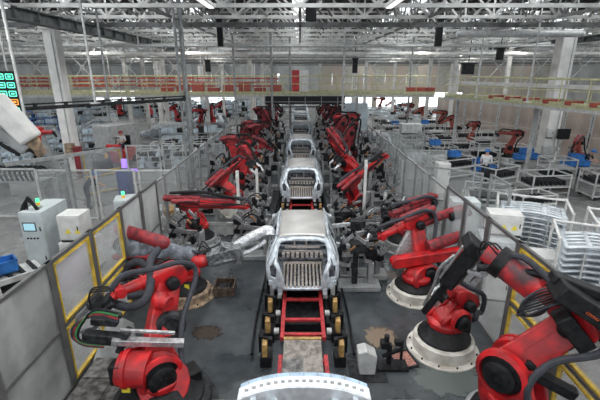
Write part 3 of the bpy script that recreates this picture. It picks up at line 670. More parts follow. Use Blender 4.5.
# generic far robots (built once per pose, copied)
def generic(pose, tone):
    s = 1
    S = V((.0, 0, 1.25))
    E = [V((-.35, 0, 2.15)), V((-.1, .1, 2.3)), V((.35, -.1, 2.1))][pose]
    W = [V((.75, .1, 2.25)), V((.55, .2, 1.7)), V((1.1, .1, 1.75))][pose]
    T = [V((1.15, .1, 1.9)), V((1.0, .1, 1.35)), V((1.5, 0, 1.55))][pose]
    return Proto(robot('welding_robot', '', (0, 0, 0), S, E, W, T, ped=.55, pr=.5, tone=tone, pm=['white', 'grey', 'ped'][pose], plate=False, tail=pose != 1, low=True, hosem='black'))
gen = [generic(0, 'mred'), generic(1, 'mred'), generic(2, 'mred'), generic(1, 'dred'), generic(0, 'frred'), generic(2, 'frred'), generic(0, 'dred'), generic(2, 'dred')]
row = [(13.7, 0), (17.0, 1), (18.6, 0), (20.3, 2), (22.0, 3), (23.8, 6), (25.5, 0), (27.2, 3), (29.0, 7), (31, 3), (33, 6), (35.2, 3), (37.5, 7), (40, 3)]
gaps = {17.0, 20.3}
for sg, sn in ((-1, 'left'), (1, 'right')):
    c_ = 0
    for y, g in row:
        if y < (17 if sg < 0 else 19): continue
        xx = 2.45+.5*(c_ % 2)+R.uniform(-.1, .1)
        pr_ = gen[g] if sg < 0 or c_ % 2 else gen[3]
        pr_.put((sg*xx, y+(.5 if sg > 0 else 0), 0), (0 if sg < 0 else PI)+R.uniform(-.9, .9), 'red robot lining the %s of the car body line, %s of its row' % (sn, ordn[c_].replace('nearest', 'first')), 'robots lining the %s of the line' % sn, (R.uniform(.85, 1.0),)*2+(R.uniform(.9, 1.2),))
        c_ += 1
# robots on the far right cell and left background
for k, (px, py, y, z) in enumerate([(512, 128, 24, 0), (583, 140, 21.5, 0), (474, 116, 28, 0), (455, 112, 32, 0), (441, 106, 36, 0), (425, 104, 40, 0), (408, 104, 44, 0), (395, 103, 49, 0), (380, 102, 54, 0), (590, 118, 27, 0), (548, 112, 34, 0)]):
    c_ = at(px, py, y); gen[4+k % 2].put((c_.x, y, 0), R.uniform(2.4, 3.8), 'dull orange-red robot beyond the right aisle, %s from the viewer' % ordn[k], 'robots of the right hand cell', (.8, .8, .85))
LR = []
for k, (px, py, y) in enumerate([(200, 122, 33), (212, 118, 38), (178, 120, 40), (150, 112, 44), (120, 110, 46), (225, 112, 45)]):
    c_ = at(px, py, y); LR.append((c_.x, y)); gen[k % 3].put((c_.x, y, 0), R.uniform(0, 6), 'small red robot among the racks at left rear, %s from the viewer' % ordn[k], 'robots among the left rear racks')
# white robot arm entering at the left edge, and a small red one behind it
t = thing('white_robot', 'white and grey robot arm slanting down from the left edge', 'robot', (-6.9, 7.6, 0))
extra(t, lambda b: b.bar(at(-8, 98, 7.8), at(32, 140, 7.9), .42, .36), 'forearm', 'white', .06)
extra(t, lambda b: (b.bar(at(-20, 118, 7.8), at(28, 150, 7.9), .26, .22),), 'forearm_underside', 'grey', .04)
extra(t, lambda b: b.cyl(at(31, 140, 7.95), at(42, 154, 8.1), .15, .10), 'wrist', 'tan')
extra(t, lambda b: b.tube([at(-5, 140, 7.7), at(15, 152, 7.8), at(30, 150, 7.9), at(38, 156, 8.1)], .04), 'cable', 'black')
extra(t, lambda b: (b.hull(at(-40, 60, 7.6), at(-12, 104, 7.7), .3, .2, .3, V((0, 1, 0))),), 'upper_arm', 'white', .03)
extra(t, lambda b: (b.lathe(V((-6.9, 7.6, 0)), [(.5, 0), (.5, .6), (.35, .7), (.3, 3.0), (.05, 3.0)]), b.hull(V((-6.9, 7.6, 3)), at(-40, 60, 7.6), .3, .25, .3, V((0, 1, 0)))), 'base', 'white')
t = thing('small_red_robot', 'small bright red robot arm behind the white arm, left of the column', 'robot', (-9.6, 15.6, 0))
extra(t, lambda b: (b.cyl(V((-9.6, 15.6, 0)), V((-9.6, 15.6, 1.5)), .18), b.cyl(V((-9.6, 15.6, 1.5)), at(40, 136, 15.5), .14)), 'base', 'grey')
extra(t, lambda b: (b.bar(at(33, 129, 15.5), at(42, 131, 15.5), .3, .25), b.cyl(at(42, 132, 15.5), at(53, 132, 15.4), .1, .07), b.box(at(40, 136, 15.5), (.2, .3, .35))), 'arm', 'red', .03)
extra(t, lambda b: b.cyl(at(53, 132, 15.4), at(57, 137, 15.4), .07, .04), 'tool', 'dark')

# ------------------------------------------------------------ car bodies
def sheet(outline, holes, fn, step, m, name, parent, thick=.02):
    pts = list(outline); edges = []
    def dens(poly):
        o = []
        for i, a in enumerate(poly):
            b = poly[(i+1) % len(poly)]; n = max(1, int(math.dist(a, b)/step))
            o += [(a[0]+(b[0]-a[0])*k/n, a[1]+(b[1]-a[1])*k/n) for k in range(n)]
        return o
    def inside(p, poly):
        r = False; j = len(poly)-1
        for i in range(len(poly)):
            (xi, yi), (xj, yj) = poly[i], poly[j]
            if (yi > p[1]) != (yj > p[1]) and p[0] < (xj-xi)*(p[1]-yi)/(yj-yi)+xi: r = not r
            j = i
        return r
    vs = []
    for poly in [outline]+holes:
        q = dens(poly); o = len(vs); vs += q; edges += [(o+i, o+(i+1) % len(q)) for i in range(len(q))]
    xs_ = [p[0] for p in outline]; ys_ = [p[1] for p in outline]; bd = list(vs)
    x = min(xs_)
    while x < max(xs_):
        y = min(ys_)
        while y < max(ys_):
            if inside((x, y), outline) and not any(inside((x, y), h) for h in holes) and min(math.dist((x, y), b) for b in bd) > step*.5: vs.append((x, y))
            y += step
        x += step
    V2, _, F, *_r = geometry.delaunay_2d_cdt([V(p) for p in vs], edges, [], 0, 1e-5)
    b = MB(); fs = []
    for f in F:
        c = (sum(V2[i].x for i in f)/len(f), sum(V2[i].y for i in f)/len(f))
        if inside(c, outline) and not any(inside(c, h) for h in holes): fs.append(tuple(f))
    b._add([fn(p.x, p.y) for p in V2], fs); return b.build(name, m, parent, solid=thick)
def hw(y, z):
    w_ = .87-.02*(1-min(1, z/.5)) if z < .85 else .87-(z-.85)*.42-(z-.85)**2*.12
    if y < .7: w_ -= .07*((.7-y)/.7)**2
    if y > 3.0: w_ -= .05*(y-3.0)
    return w_
def ry(x, z):
    yy = 0. if z < .78 else (z-.78)*.62
    return yy + .16*(abs(x)/.85)**4 + (.03 if z < .35 else 0)
def car(label):
    t = thing('car_body', label, 'car body', group='unpainted car bodies on the line')
    # rear frame with hatch opening
    out = [(-.60, .26), (.60, .26), (.64, .42), (.80, .47), (.83, .58), (.81, .85), (.70, 1.15), (.57, 1.42), (.3, 1.455), (-.3, 1.455), (-.57, 1.42), (-.70, 1.15), (-.81, .85), (-.83, .58), (-.80, .47), (-.64, .42)]
    hatch = [(-.42, .33), (.42, .33), (.45, .55), (.51, .74), (.60, .95), (.58, 1.18), (.52, 1.31), (.38, 1.36), (-.38, 1.36), (-.52, 1.31), (-.58, 1.18), (-.60, .95), (-.51, .74), (-.45, .55)]
    lampL = [(-.74, .60), (-.60, .58), (-.60, .80), (-.66, .88), (-.75, .84)]
    lampR = [(-a, b) for a, b in reversed(lampL)]
    sheet(out, [hatch, lampL, lampR], lambda x, z: (x, ry(x, z), z), .07, 'body', 'rear_frame', t)
    # inner lip round the hatch
    rim = MB(); H = [V((a, ry(a, b)+.03, b)) for a, b in hatch]; rim.tube(H+[H[0]], .022, 6, False)
    H2 = [V((a*1.1, ry(a*1.1, b)+.10, .93+(b-.93)*1.07)) for a, b in hatch]; rim.tube(H2+[H2[0]], .03, 6, False); rim.build('hatch_rim', 'body', t)
    for s in (-1, 1):
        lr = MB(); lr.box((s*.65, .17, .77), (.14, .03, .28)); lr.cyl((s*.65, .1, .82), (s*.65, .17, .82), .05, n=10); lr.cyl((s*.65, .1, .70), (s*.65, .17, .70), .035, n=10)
        lr.build('lamp_recess', 'inner', t)
    # sides
    so = [(.19, .46), (.40, .46), (.42, .48), (.55, .60), (.74, .66), (.93, .60), (1.06, .45), (1.12, .22), (3.12, .22), (3.2, .9), (2.45, 1.38), (2.1, 1.455), (1.2, 1.46), (.48, 1.42), (.33, 1.15), (.17, .82)]
    holes = [[(1.22, .34), (1.86, .34), (1.86, .86), (1.86, 1.36), (1.3, 1.36), (1.08, 1.15), (1.0, .9), (1.16, .7)], [(1.98, .34), (2.98, .34), (3.02, .8), (2.38, 1.31), (1.98, 1.37)], [(.55, .95), (.88, .92), (.98, 1.15), (1.05, 1.3), (.72, 1.3)]]
    for s in (-1, 1):
        sheet(so, holes, lambda y, z: (s*hw(y, z), y, z), .12, 'body', 'side_frame', t)
    # roof
    r = MB(); nx, ny = 12, 14; vs = []
    for j in range(ny+1):
        y = .42+(2.38-.42)*j/ny; hwid = .60-.03*(abs(j-ny*.5)/(ny*.5))**2
        for i in range(nx+1):
            u = -1+2*i/nx; z = 1.455+.05*math.sin(PI*min(1, .15+j/ny*.85))*(1-u*u*.8)-.03*abs(u)**6-.06*max(0, (j-ny+2)/2)*.8
            vs.append((u*hwid, y, z))
    r._add(vs, [(j*(nx+1)+i, j*(nx+1)+i+1, (j+1)*(nx+1)+i+1, (j+1)*(nx+1)+i) for j in range(ny) for i in range(nx)]); r.build('roof_panel', 'roof', t, solid=.015)
    for s in (-1, 1): MB().tube([(s*.59, .44, 1.47), (s*.615, 1.5, 1.5), (s*.59, 2.38, 1.45)], .025, 6).build('roof_rail', 'body', t)
    rr = MB(); rr.box((0, .47, 1.42), (1.06, .14, .06)); rr.box((0, .50, 1.385), (.9, .06, .04)); rr.build('tail_header', 'body', t)
    # boot floor with ribs, seat pan, tunnel, firewall
    fl = MB(); fl.box((0, 1.75, .30), (1.5, 3.0, .03)); fl.box((0, .55, .34), (1.04, 1.0, .03), 0, .10); fl.box((0, 1.25, .50), (1.3, .06, .34), 0, .35); fl.box((0, 1.13, .58), (1.3, .26, .04))
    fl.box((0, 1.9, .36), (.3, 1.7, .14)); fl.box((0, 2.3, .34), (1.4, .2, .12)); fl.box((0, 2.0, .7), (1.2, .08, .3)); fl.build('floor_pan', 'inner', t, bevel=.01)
    for k in range(11): MB().box((-.45+k*.09, .50, .40), (.045, .95, .05), 0, .10).build('floor_rib', 'rib', t)
    rb = MB()
    for y in (.98,): rb.box((0, y, .50), (.98, .06, .06))
    for k in range(9): rb.box((-.48+k*.12, 1.12, .64), (.07, .16, .08))
    rb.box((0, 1.3, .78), (.9, .05, .05)); rb.box((.1, 1.3, .9), (.04, .05, .25)); rb.box((-.2, 1.3, .86), (.04, .05, .18))
    for y, z in ((.86, .52), (.70, .50)): rb.box((0, y+.5, z+.1), (1.0, .04, .05))
    for k in range(15): rb.box((-.5+k*.07, 1.30, .60), (.04, .12, .05))
    rb.build('seat_crossmember', 'rib', t)
    for s in (-1, 1):
        cb = MB(); cb.box((s*.70, .10, .44), (.16, .10, .10)); cb.box((s*.60, .06, .52), (.10, .08, .12)); cb.box((s*.76, .16, .62), (.06, .08, .10)); cb.cyl((s*.66, .02, .34), (s*.66, .14, .34), .04); cb.box((s*.52, .10, .22), (.10, .14, .14)); cb.build('corner_bracket', 'body', t)
        MB().tube([(s*.57, .30, 1.12), (s*.66, .16, .96), (s*.70, .10, .86)], .02, 6).build('pillar_seam', 'inner', t)
    fw = MB(); fw.box((0, 3.1, .62), (1.5, .05, .7)); fw.box((0, 3.15, .95), (1.5, .3, .06)); fw.box((0, 2.85, .82), (1.4, .08, .1)); fw.build('firewall', 'body', t, bevel=.01)
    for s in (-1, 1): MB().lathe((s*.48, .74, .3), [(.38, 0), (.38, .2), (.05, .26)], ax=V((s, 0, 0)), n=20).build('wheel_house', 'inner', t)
    # front structure
    fr = MB()
    for s in (-1, 1):
        fr.bar((s*.46, 3.1, .46), (s*.46, 4.05, .46), .12, .14); fr.bar((s*.70, 3.15, .8), (s*.74, 4.0, .58), .08, .08); fr.lathe((s*.62, 3.45, .5), [(.16, 0), (.14, .4), (.05, .42)], n=14)
        fr.bar((s*.46, 4.03, .4), (s*.72, 4.0, .58), .06, .06)
    fr.build('engine_bay_rail', 'body', t, bevel=.01)
    def arc(b, z, y0, dep, hgt, n=26, hwid=.95):
        prev = None
        for k in range(n+1):
            u = -1+2*k/n; c = V((u*hwid, y0-.20*abs(u)**2.4, z-.04*abs(u)**3)); q = [c+V((0, sy_*dep/2, sz_*hgt/2)) for sy_, sz_ in ((-1, -1), (1, -1), (1, 1), (-1, 1))]
            if prev: b._add(prev+q, [(0, 4, 5, 1), (1, 5, 6, 2), (2, 6, 7, 3), (3, 7, 4, 0)])
            if k in (0, n): b._add(q, [(0, 1, 2, 3)])
            prev = q
    bb = MB(); arc(bb, .62, 4.33, .15, .05); arc(bb, .50, 4.41, .03, .22); bb.build('front_ledge', 'beam', t)
    bb = MB(); arc(bb, .68, 4.15, .20, .06); arc(bb, .58, 4.05, .04, .24); bb.build('upper_crossbeam', 'beamw', t)
    for k in range(17):
        u = -.9+1.8*k/16; yy = .20*abs(u)**2.4; zz = .04*abs(u)**3
        MB().box((u*.93, 4.15-yy, .713-zz), (.055, .045, .008)).build('beam_slot', 'grey', t)
        if k % 2 == 0: MB().box((u*.93, 4.33-yy, .648-zz), (.012, .17, .012)).build('beam_seam', 'grey', t)
    return t
M['beam'] = mat('pale_blue_beam_steel', (.40, .54, .68), .4, .3, .12, 6); M['beamw'] = mat('white_beam_steel', (.74, .77, .80), .4, .2, .08, 8)
M['rib'] = mat('rib_steel', (.80, .75, .70), .3, .45, .1, 20, col2=(.60, .52, .46))
CZ = .39; CX = .06
car0 = Proto(car('')); cys = [.68, 8.12, 15.0, 21.9, 28.9, 36.6, 44.5]
def skid():
    t = thing('transfer_skid', '', 'skid')
    r = MB()
    for s in (-1, 1): r.box((s*.42, 2.35, .40), (.08, 7.5, .09))
    for y in (-1.25, -.75, .05, .9, 1.9, 2.9, 3.8, 4.75, 5.95): r.box((0, y, .40), (.84, .08, .06))
    r.build('frame', mat('skid_red', (.42, .03, .035), .5, 0, .2, 9), t, bevel=.008)
    for s in (-1, 1):
        for y in (.6, 3.4): p = MB(); p.box((s*.49, y, .47), (.1, .12, .2)); p.cyl((s*.49, y, .5), (s*.49, y, .66), .03); p.build('locating_pin', 'steel', t)
    return t
sk = Proto(skid())
cl = ['nearest car body, only its curved front beam showing', 'silver-roofed front car body with open hatch', 'second car body behind the silver-roofed one', 'third car body down the line', 'fourth car body down the line', 'fifth car body down the line, under the walkway', 'farthest car body beyond the walkway']
for k, y in enumerate(cys):
    car0.put((CX, y, CZ), 0, cl[k]); sk.put((CX, y if k else .12, 0), 0, 'red ladder skid under the '+cl[k], 'red skids under the car bodies')
# stations
def station():
    t = thing('line_station', '', 'conveyor station')
    b = MB(); b.box((0, 2.3, .02), (1.9, 6.4, .04)); b.build('base_plate', 'dark', t)
    b = MB()
    for s in (-1, 1):
        b.box((s*.55, 2.3, .16), (.08, 6.0, .24))
    for y in (-.6, 1.2, 3, 4.8): b.box((0, y, .15), (1.2, .12, .16))
    b.build('bed_frame', 'black', t, bevel=.01)
    for s in (-1, 1):
        for y in (-1.0, -.35, .35, 1.1, 3.6, 4.4):
            MB().cyl((s*.50, y, .30), (s*.60, y, .30), .07).build('roller', 'lgrey', t)
    for s in (-1, 1):
        for y in (-1.6, -.85, -.1, .6, 3.2, 4.0):
            o = MB().box((s*.74, y, .36), (.10, .24, .30)).build('clamp_block', 'ochre' if (y < .5) else 'lgrey', t, bevel=.015)
            MB().box((s*.72, y, .12), (.22, .30, .22)).box((s*.64, y, .5), (.08, .10, .16)).cyl((s*.86, y+.2, .1), (s*.86, y+.2, .52), .03).bar((s*.62, y, .56), (s*.86, y+.15, .5), .04).build('clamp_stand', 'black', o)
    b = MB()
    for s in (-1, 1): b.tube([(s*1.02, -1.5, .12), (s*1.06, 0, .08), (s*1.0, 2, .12), (s*1.04, 5, .1)], .03)
    b.build('floor_cable', 'black', t); return t
st = Proto(station())
for k, y in enumerate([0.6]+cys[1:]):
    st.put((CX, y, 0), 0, 'black roller bed under the '+cl[k], 'roller beds along the line')
t = thing('centre_plate', 'worn chipboard plate lying on the red frame between the two nearest car bodies', 'plate', (.05, 6.1, .43))
MB().box((0, 0, .03), (.72, 1.0, .03)).build('board', 'wood', t); MB().box((-.18, -.3, .05), (.38, .5, .012)).build('dark_patch', 'plate', t)
MB().box((0, .55, .035), (.74, .08, .04)).build('edge_strip', 'ochre', t)
for s in (-1, 1):
    t = thing('floor_duct', 'grey checker plate cable cover on the floor at the bottom %s' % ('left' if s < 0 else 'right'), 'cable cover', (s*1.75, 5.0, 0))
    MB().box((0, 0, .12), (1.7 if s < 0 else .6, .75, .22)).build('cover', 'plate', t, bevel=.02)
    MB().box((s*-.5*(1 if s < 0 else .3), 0, .235), (.02, .7, .012)).build('joint', 'dark', t)
tag(MB().box((-3.3, 5.6, .1), (1.3, 2.1, .18)).box((-3.4, 5.6, .2), (.02, 2.1, .02)).box((-3.3, 5.9, .2), (1.3, .02, .02)).build('step_plate', 'plate'), 'grey step plate between the left fence and the nearest robot', 'step')
tag(MB().prism([V((-4.0, 6.4, 0)), V((-3.2, 6.4, 0)), V((-3.35, 6.9, .5)), V((-4.0, 7.3, .5))], (0, 0, .3)).build('cable_chute', 'grey'), 'grey sloped chute at the foot of the yellow fence door', 'chute')
for k, (x, y) in enumerate([(-.95, 4.75), (-1.35, 4.3), (1.0, 4.7)]):
    b = MB(); b.box((0, 0, .32), (.12, .14, .2)); b.cyl((-.12, 0, .38), (.12, 0, .38), .05, n=10); b.cyl((.1, .05, .3), (.1, .05, .55), .04, n=10); b.bar((-.2, -.1, .3), (-.05, .1, .45), .05); b.box((0, 0, .24), (.24, .2, .04))
    o = tag(b.build('red_clamp', 'dred', bevel=.01), ['red clamp unit left of the curved front beam', 'smaller red clamp unit at the bottom edge left of the beam', 'red clamp unit right of the curved front beam'][k], 'clamp'); o.location = (x, y, 0)
# floor stains
for (px, py, sx_, sy_, c, lb) in [(207, 333, .42, .34, (.03, .018, .010), 'brown oily puddle on the floor left of the line'), (381, 338, .45, .5, (.20, .15, .105), 'sandy patch on the floor right of the line'), (385, 275, .5, .3, (.12, .095, .08), 'brown smear on the floor beside the round white base'), (300+150, 380, .9, .6, (.105, .125, .118), 'pale green scuffed patch on the floor at the bottom right')]:
    a, b_ = px-300, 200-py; f = FPX*math.cos(PITCH)+b_*math.sin(PITCH); v = -FPX*math.sin(PITCH)+b_*math.cos(PITCH); tt = -CAM_H/v
    n = 20; vs = [(math.cos(2*PI*k/n)*1.1, math.sin(2*PI*k/n)*1.1, 0) for k in range(n)]
    mb = MB(); mb._add(vs, [tuple(range(n))]); o = tag(mb.build('floor_stain', stain_mat(lb.replace(' ', '_')[:20], c, .42)), lb, 'stain'); o.location = (a*tt, f*tt, .014); o.scale = (sx_, sy_, 1)
# dolly / grey unit at right of line
t = thing('grease_unit', 'small grey floor unit with black fittings beside the line', 'floor unit', (1.28, 6.3, 0))
MB().prism([V((-.16, 0, .02)), V((.14, 0, .02)), V((.16, 0, .42)), V((-.05, 0, .55)), V((-.2, 0, .5))], (0, .28, 0)).build('housing', 'lgrey', t, bevel=.02)
MB().box((.0, -.02, .01), (.7, .6, .02)).build('foot_plate', 'dark', t)
b = MB(); b.box((.45, .15, .25), (.08, .1, .5)); b.box((.35, .15, .5), (.16, .16, .14)); b.box((.62, .2, .5), (.14, .12, .1)); b.bar((.3, .05, .3), (.7, .2, .34), .06); b.bar((.7, .2, .1), (.7, .2, .55), .05); b.cyl((.38, .15, .55), (.38, .15, .7), .05); b.box((.5, .1, .04), (.6, .3, .06)); b.build('valve_block', 'black', t, bevel=.01)
t = thing('drip_tray', 'small dark tray of reddish grit beside the grey floor unit', 'tray', (2.05, 6.55, .02), .25)
b = MB(); b.box((0, 0, .01), (.4, .46, .02))
for s in (-1, 1): b.box((s*.2, 0, .03), (.02, .46, .06)); b.box((0, s*.23, .03), (.4, .02, .06))
b.build('pan', 'dark', t); MB().box((0, 0, .03), (.36, .42, .02)).build('grit', mat('red_grit', (.42, .2, .16), .9, 0, .3, 30), t)
t = thing('parts_box', 'open rusty steel box on the floor beside the tan robot base', 'box', (-1.95, 9.2, 0), .05)
b = MB(); b.box((0, 0, .02), (.5, .5, .03))
for s in (-1, 1): b.box((s*.25, 0, .13), (.03, .5, .24)); b.box((0, s*.25, .13), (.5, .03, .24))
b.build('box_shell', mat('rusty_steel', (.12, .08, .06), .7, .2, .3, 12), t); MB().box((-.05, 0, .1), (.2, .3, .12)).cyl((.1, -.1, .04), (.1, .1, .2), .05).build('scrap', 'dark', t)
# white posts and slim stands among the robots
for k, (px, py, y, h, m_) in enumerate([(363, 222, 14.2, 2.4, 'white'), (383, 226, 14, 1.3, 'lgrey'), (240, 230, 12.8, 2.2, 'white'), (400, 200, 15.4, 1.8, 'lgrey'), (258, 212, 14.6, 1.8, 'white')]):
    a, b_ = px-300, 200-py; f = FPX*math.cos(PITCH)+b_*math.sin(PITCH); v = -FPX*math.sin(PITCH)+b_*math.cos(PITCH); tt = -CAM_H/v
    b = MB(); b.box((0, 0, h/2), (.1, .1, h)); b.box((0, 0, .02), (.26, .26, .04)); b.box((0, -.06, h*.9), (.12, .04, .14))
    o = tag(b.build('sensor_post', m_, bevel=.01), ['white post right of the second car body', 'short grey post right of the white one', 'white post in front of the bright red level-arm robot', 'grey post beside the far glazed fence', 'white post left of the second car body'][k], 'post'); o.location = (a*tt, f*tt, 0)

# fixtures beside the car: dense clamp and gun clutter
def fixture(v):
    t = thing('clamping_fixture', '', 'fixture')
    b = MB(); b.box((0, 0, .06), (1.3, .5, .1)); b.box((-.5, 0, .4), (.12, .3, .7)); b.box((.4, .05, .3), (.14, .25, .5)); b.build('base_frame', 'grey', t, bevel=.01)
    rr = random.Random(v); b = MB()
    for k in range(9):
        p = V((rr.uniform(-.6, .6), rr.uniform(-.2, .2), rr.uniform(.45, 1.0))); q = p+V((rr.uniform(-.3, .3), rr.uniform(-.15, .15), rr.uniform(-.15, .2)))
        b.bar(p, q, .05, .07); b.cyl(p, p+V((0, 0, rr.uniform(.08, .2))), .03, n=8)
    b.bar((-.5, 0, .7), (.45, 0, .75), .08); b.build('clamp_linkage', 'steel', t)
    b = MB()
    for k in range(8):
        p = V((rr.uniform(-.55, .55), rr.uniform(-.2, .2), rr.uniform(.4, .95))); b.box(p, (rr.uniform(.08, .2), rr.uniform(.08, .2), rr.uniform(.08, .22)), rr.uniform(0, 3))
    b.tube([(-.5, .1, .7), (-.2, .2, 1.1), (.2, .1, .9), (.5, .15, .5)], .02, 6); b.build('actuator', 'black', t)
    b = MB(); b.cyl((-.2, -.15, .85), (-.05, -.2, .95), .03, n=8); b.cyl((.25, -.1, .8), (.35, -.2, .9), .03, n=8); b.build('copper_contact', 'copper', t)
    return t
fx = [Proto(fixture(3)), Proto(fixture(5)), Proto(fixture(11))]
fpos = [(-1.9, 17.8), (1.9, 17.6), (-2.1, 22.8), (2.1, 23.0), (-2.0, 26.4), (2.0, 27), (-3.6, 24), (3.7, 24.5), (-3.7, 28), (3.6, 29), (-1.6, 29.5), (1.6, 30.5), (3.7, 21.5), (-3.8, 21.8), (1.75, 10.0), (1.55, 11.4), (1.45, 9.4), (-1.6, 12.2), (-1.7, 14.0), (-1.55, 11.2), (1.6, 13.2), (1.8, 15.8), (-1.9, 16.5), (-1.5, 18.6), (1.6, 18.8), (-3.4, 10.9), (-3.5, 13.6), (-3.6, 15.2), (3.3, 13.2), (3.4, 15.4), (3.6, 17.2), (-3.6, 17.6), (1.5, 21.5), (-1.5, 21.5), (2.4, 12.2), (1.5, 24.8), (-1.5, 25), (3.4, 19.5), (-3.5, 20)]
for k, (x, y) in enumerate(fpos):
    z = .62 if y < 10.5 and x > 0 else 0
    fx[k % 3].put((x, y, 0), 0 if x > 0 else PI, 'steel clamping fixture with black actuators %s of the line, %s from the viewer' % ('right' if x > 0 else 'left', ordn[sum(1 for a, b in fpos if (a > 0) == (x > 0) and (b, a) < (y, x))]), 'clamping fixtures beside the line', (1, 1, 1.35 if y < 12 else (1.15 if y < 17 else 1.8)))
# long guns reaching to the front car from the right
for k, (p0_, p1_, y0, y1) in enumerate([((352, 224), (332, 226), 10.2, 10.3), ((352, 247), (336, 244), 9.4, 9.4)]):
    t = thing('fixed_gun', 'chromed %s fixed gun arm pointing at the right side of the front car body' % ['upper', 'lower'][k], 'gun arm', (at(*p0_, y0).x, y0, 0))
    extra(t, lambda b: (b.bar(at(*p0_, y0), at(*p1_, y1), .09, .1), b.bar(at(*p1_, y1), at(*p1_, y1)-V((0, 0, .2)), .05)), 'electrode_arm', 'silver', .01)
    q = at(*p0_, y0); extra(t, lambda b: (b.box(V((q.x+.1, q.y, q.z/2)), (.14, .14, q.z)), b.box(q+V((.15, 0, 0)), (.4, .3, .25)), b.box((q.x+.1, q.y, .03), (.4, .4, .06))), 'stand', 'dark', .01)
# low barriers in mid cell (horizontal rails)
for k, (x0, x1, y) in enumerate([(-3.9, -1.3, 12.9), (1.3, 3.9, 12.9), (-4, -1.4, 16.4), (1.4, 4, 16.6)]):
    b = MB(); b.box((0, 0, .45), (x1-x0, .08, .1)); b.box((0, 0, .2), (x1-x0, .06, .3))
    for s in (-1, 0, 1): b.box((s*(x1-x0-.1)/2, 0, .25), (.1, .1, .5))
    o = tag(b.build('low_barrier', 'lgrey'), 'low grey barrier rail %s of the line, %s one' % ('left' if x0 < 0 else 'right', ['nearer', 'nearer', 'farther', 'farther'][k]), 'barrier'); o.location = ((x0+x1)/2, y, 0)

# ------------------------------------------------------------ cabinets
def cabinet(name, label, loc, rz, d, m_='cab', doors=2, screen=False, beacon=None, signs=0, cat='cabinet'):
    t = thing(name, label, cat, loc, rz); w_, dp, h = d
    MB().box((0, 0, h/2+.03), (w_, dp, h-.06)).build('body', m_, t, bevel=.012); MB().box((0, 0, .03), (w_-.04, dp-.04, .06)).build('plinth', 'dark', t)
    for k in range(doors):
        o = MB().box((0, -dp/2-.008, .1+(h-.14)*(k+.5)/doors), (w_-.05, .015, (h-.14)/doors-.03)).build('door', m_, t, bevel=.004)
        MB().box((w_/2-.08, -dp/2-.025, .1+(h-.14)*(k+.5)/doors), (.02, .02, .12)).build('handle', 'black', o)
        if k == 0 and doors > 1:
            b = MB()
            for q in range(3): b.cyl((-.1+q*.1, -dp/2-.01, .32), (-.1+q*.1, -dp/2-.04, .32), .02, n=8); b.cyl((-.1+q*.1, -dp/2-.01, .22), (-.1+q*.1, -dp/2-.04, .22), .02, n=8)
            b.build('socket', 'dark', o)
    if screen:
        MB().box((-.05, -dp/2-.02, h*.78), (.30, .02, .2)).build('screen', 'screen', t); b = MB()
        for q in range(4): MB().cyl((-.15+q*.09, -dp/2-.01, h*.6), (-.15+q*.09, -dp/2-.045, h*.6), .024, n=8).build('button', 'black', t)
        b.box((-.05, -dp/2-.014, h*.78), (.36, .01, .26)); b.build('screen_bezel', 'black', t)
    for q in range(signs):
        MB().prism([V((-.12+q*.26, -dp/2-.02, h*.35)), V((.04+q*.26, -dp/2-.02, h*.35)), V((-.04+q*.26, -dp/2-.02, h*.35+.15))], (0, .006, 0)).build('warning_sign', 'sign', t)
    if beacon:
        o = MB().cyl((-w_*.2, 0, h), (-w_*.2, 0, h+.1), .05).build('beacon_base', 'amber', t); MB().cyl((-w_*.2, 0, h+.1), (-w_*.2, 0, h+.2), .05).build('beacon_lens', 'green', o)
    return t
cabinet('control_cabinet', 'tall blue-grey control cabinet with small screen left of the fence', (-7.3, 10.75, 0), 0, (.62, 1.25, 1.85), screen=True, beacon=True)
cabinet('welding_power_box', 'white box with yellow warning signs stacked on a low white cabinet', (-6.3, 10.45, .97), 0, (.62, .6, .78), 'white', 1, signs=2, cat='electrical box')
cabinet('low_cabinet', 'low white cabinet under the box with warning signs', (-6.25, 10.5, 0), 0, (.85, .75, .96), 'white', 1)
cabinet('control_cabinet', 'grey cabinet with green lamp behind the frosted fence panels', (-5.5, 12.3, 0), .3, (.9, .7, 1.6), 'cab', 1, beacon=True)
cabinet('welding_power_box', 'white box with yellow and red signs on the right cabinet', (5.6, 10.3, 1.2), -.25, (.85, .6, .62), 'white', 1, signs=2, cat='electrical box')
cabinet('control_cabinet', 'white cabinet under the signed box right of the fence', (5.45, 10.1, 0), -.25, (1.0, .9, 1.19), 'cab', 1)
cabinet('low_cabinet', 'small white cabinet beside the right hand cabinet near the fence', (6.3, 9.4, 0), -.25, (.7, .7, 1.0), 'white', 1)
cabinet('control_cabinet', 'pale narrow cabinet between the two right hand fence lines', (4.75, 11.0, 0), -.1, (.75, .6, 1.95), 'cab', 1)
cabinet('low_cabinet', 'low white box at the right of the pale narrow cabinet', (4.9, 9.0, 0), -.2, (.6, .6, .8), 'white', 1)
cabinet('control_cabinet', 'white wall box on feet beside the glass booth right of the line', (6.2, 17.0, 0), 0, (.55, .5, 1.7), 'white', 2)
cabinet('container_unit', 'large pale grey container unit behind the red tugger', (-12.6, 27.6, 0), -.5, (1.7, 2.4, 2.0), 'lgrey', 1, cat='container')
cabinet('red_cabinet', 'tall red cabinet beside the left white column', (-12.25, 21.8, 0), .2, (.36, .4, 1.5), 'dred', 1)
cabinet('blue_cabinet', 'dark blue cabinet in the left aisle', (-7.8, 17.2, 0), 0, (.5, .5, 1.3), 'dblue', 1)
cabinet('column_box', 'grey electrical box mounted on the right white column', (15.3, 24.4, .25), 0, (.75, .3, .8), 'lgrey', 1, cat='electrical box')
cabinet('column_box', 'beige electrical box mounted on the left white column', (-12.75, 21.98, 1.0), 0, (.45, .3, .65), 'tan', 1, cat='electrical box')
